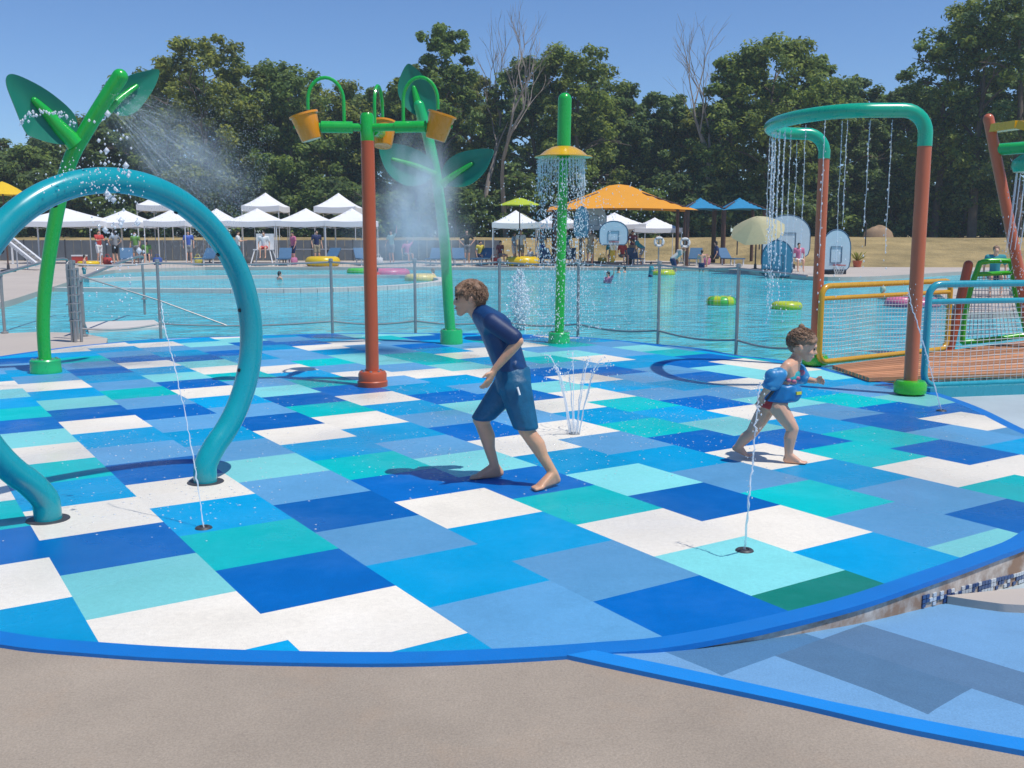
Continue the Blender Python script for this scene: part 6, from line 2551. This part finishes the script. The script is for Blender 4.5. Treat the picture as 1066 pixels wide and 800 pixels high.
# droplets standing on the pad
rg = random.Random(23)
dp_, dr_ = [], []
spots = [(598, 452, .75), (598, 430, .9), (330, 420, .9), (180, 400, 1.1), (140, 460, .7), (430, 400, 1.2), (760, 440, .9), (700, 420, .9), (560, 400, 1.5), (200, 520, .4), (480, 480, .5), (860, 410, .5), (300, 380, 1.4)]
for k in range(2600):
    x, y, s = spots[int(rg.random() * len(spots))]
    p = g(x, y)
    p = p + Vector((rg.gauss(0, s), rg.gauss(0, s * .8), 0))
    r = rg.uniform(.003, .010)
    dp_.append((p.x, p.y, .001))
    dr_.append(r)
keep = [(p, r) for p, r in zip(dp_, dr_) if 3.6 < p[1] < 14 and abs(p[0]) < 3.6]
props(drops('standing_droplets', [p for p, r in keep], [r for p, r in keep], M_DROP, None, flat=.35), kind='stuff')


# ------------------------------------------------------------------ drifting mist: real volumes of thin spray
def mist_mat(name, dens, scale):
    m = bpy.data.materials.new(name)
    m.use_nodes = True
    nt = m.node_tree
    nt.nodes.clear()
    L = nt.links
    out = nt.nodes.new('ShaderNodeOutputMaterial')
    v = N(nt, 'ShaderNodeVolumePrincipled')
    v.inputs['Color'].default_value = (.93, .97, 1, 1)
    v.inputs['Anisotropy'].default_value = .2
    tc = N(nt, 'ShaderNodeTexCoord')
    n = N(nt, 'ShaderNodeTexNoise', Scale=scale, Detail=3.0, Roughness=.6)
    L.new(tc.outputs['Object'], n.inputs['Vector'])
    mr = N(nt, 'ShaderNodeMapRange')
    mr.inputs['From Min'].default_value = .38
    mr.inputs['From Max'].default_value = .72
    mr.inputs['To Min'].default_value = dens * .15
    mr.inputs['To Max'].default_value = dens * 1.9
    L.new(n.outputs['Fac'], mr.inputs['Value'])
    # thins out towards the outside of its unit ball
    ln = N(nt, 'ShaderNodeVectorMath', operation='LENGTH')
    L.new(tc.outputs['Object'], ln.inputs[0])
    m2 = N(nt, 'ShaderNodeMapRange', interpolation_type='SMOOTHSTEP')
    m2.inputs['From Min'].default_value = .15
    m2.inputs['From Max'].default_value = 1.0
    m2.inputs['To Min'].default_value = 1.0
    m2.inputs['To Max'].default_value = 0.0
    L.new(ln.outputs['Value'], m2.inputs['Value'])
    mu = N(nt, 'ShaderNodeMath', operation='MULTIPLY')
    L.new(mr.outputs[0], mu.inputs[0])
    L.new(m2.outputs[0], mu.inputs[1])
    L.new(mu.outputs[0], v.inputs['Density'])
    L.new(v.outputs[0], out.inputs['Volume'])
    return m


def mist(name, c, size, tilt, dens, scale):
    mb = MB().ball((0, 0, 0), 1.0, 24, 14)
    o = mb.build(name, [mist_mat(name + '_volume', dens, scale)])
    o.location = c
    o.scale = size
    o.rotation_euler = (0, tilt, 0)
    o['kind'] = 'stuff'
    return o


mist('spray_mist', at(436, 205, 12.6), (.62, .7, 1.05), .06, 1.75, 2.2)
mist('spray_mist', at(425, 250, 12.6), (1.0, .9, .8), 0, .65, 2.2)
mist('spray_mist', at(190, 160, Y + .3), (1.15, .6, .55), .55, .62, 3.0)


# ------------------------------------------------------------------ thin summer haze over the whole place
hm = bpy.data.materials.new('summer_haze')
hm.use_nodes = True
hm.node_tree.nodes.clear()
ho = hm.node_tree.nodes.new('ShaderNodeOutputMaterial')
hv = hm.node_tree.nodes.new('ShaderNodeVolumePrincipled')
hv.inputs['Color'].default_value = (.80, .89, 1, 1)
hv.inputs['Density'].default_value = 0.0006
hv.inputs['Anisotropy'].default_value = 0.1
hm.node_tree.links.new(hv.outputs[0], ho.inputs['Volume'])
hz = MB().box((0, 60, 14), (520, 260, 34)).build('haze', [hm], smooth=0)
hz['kind'] = 'stuff'
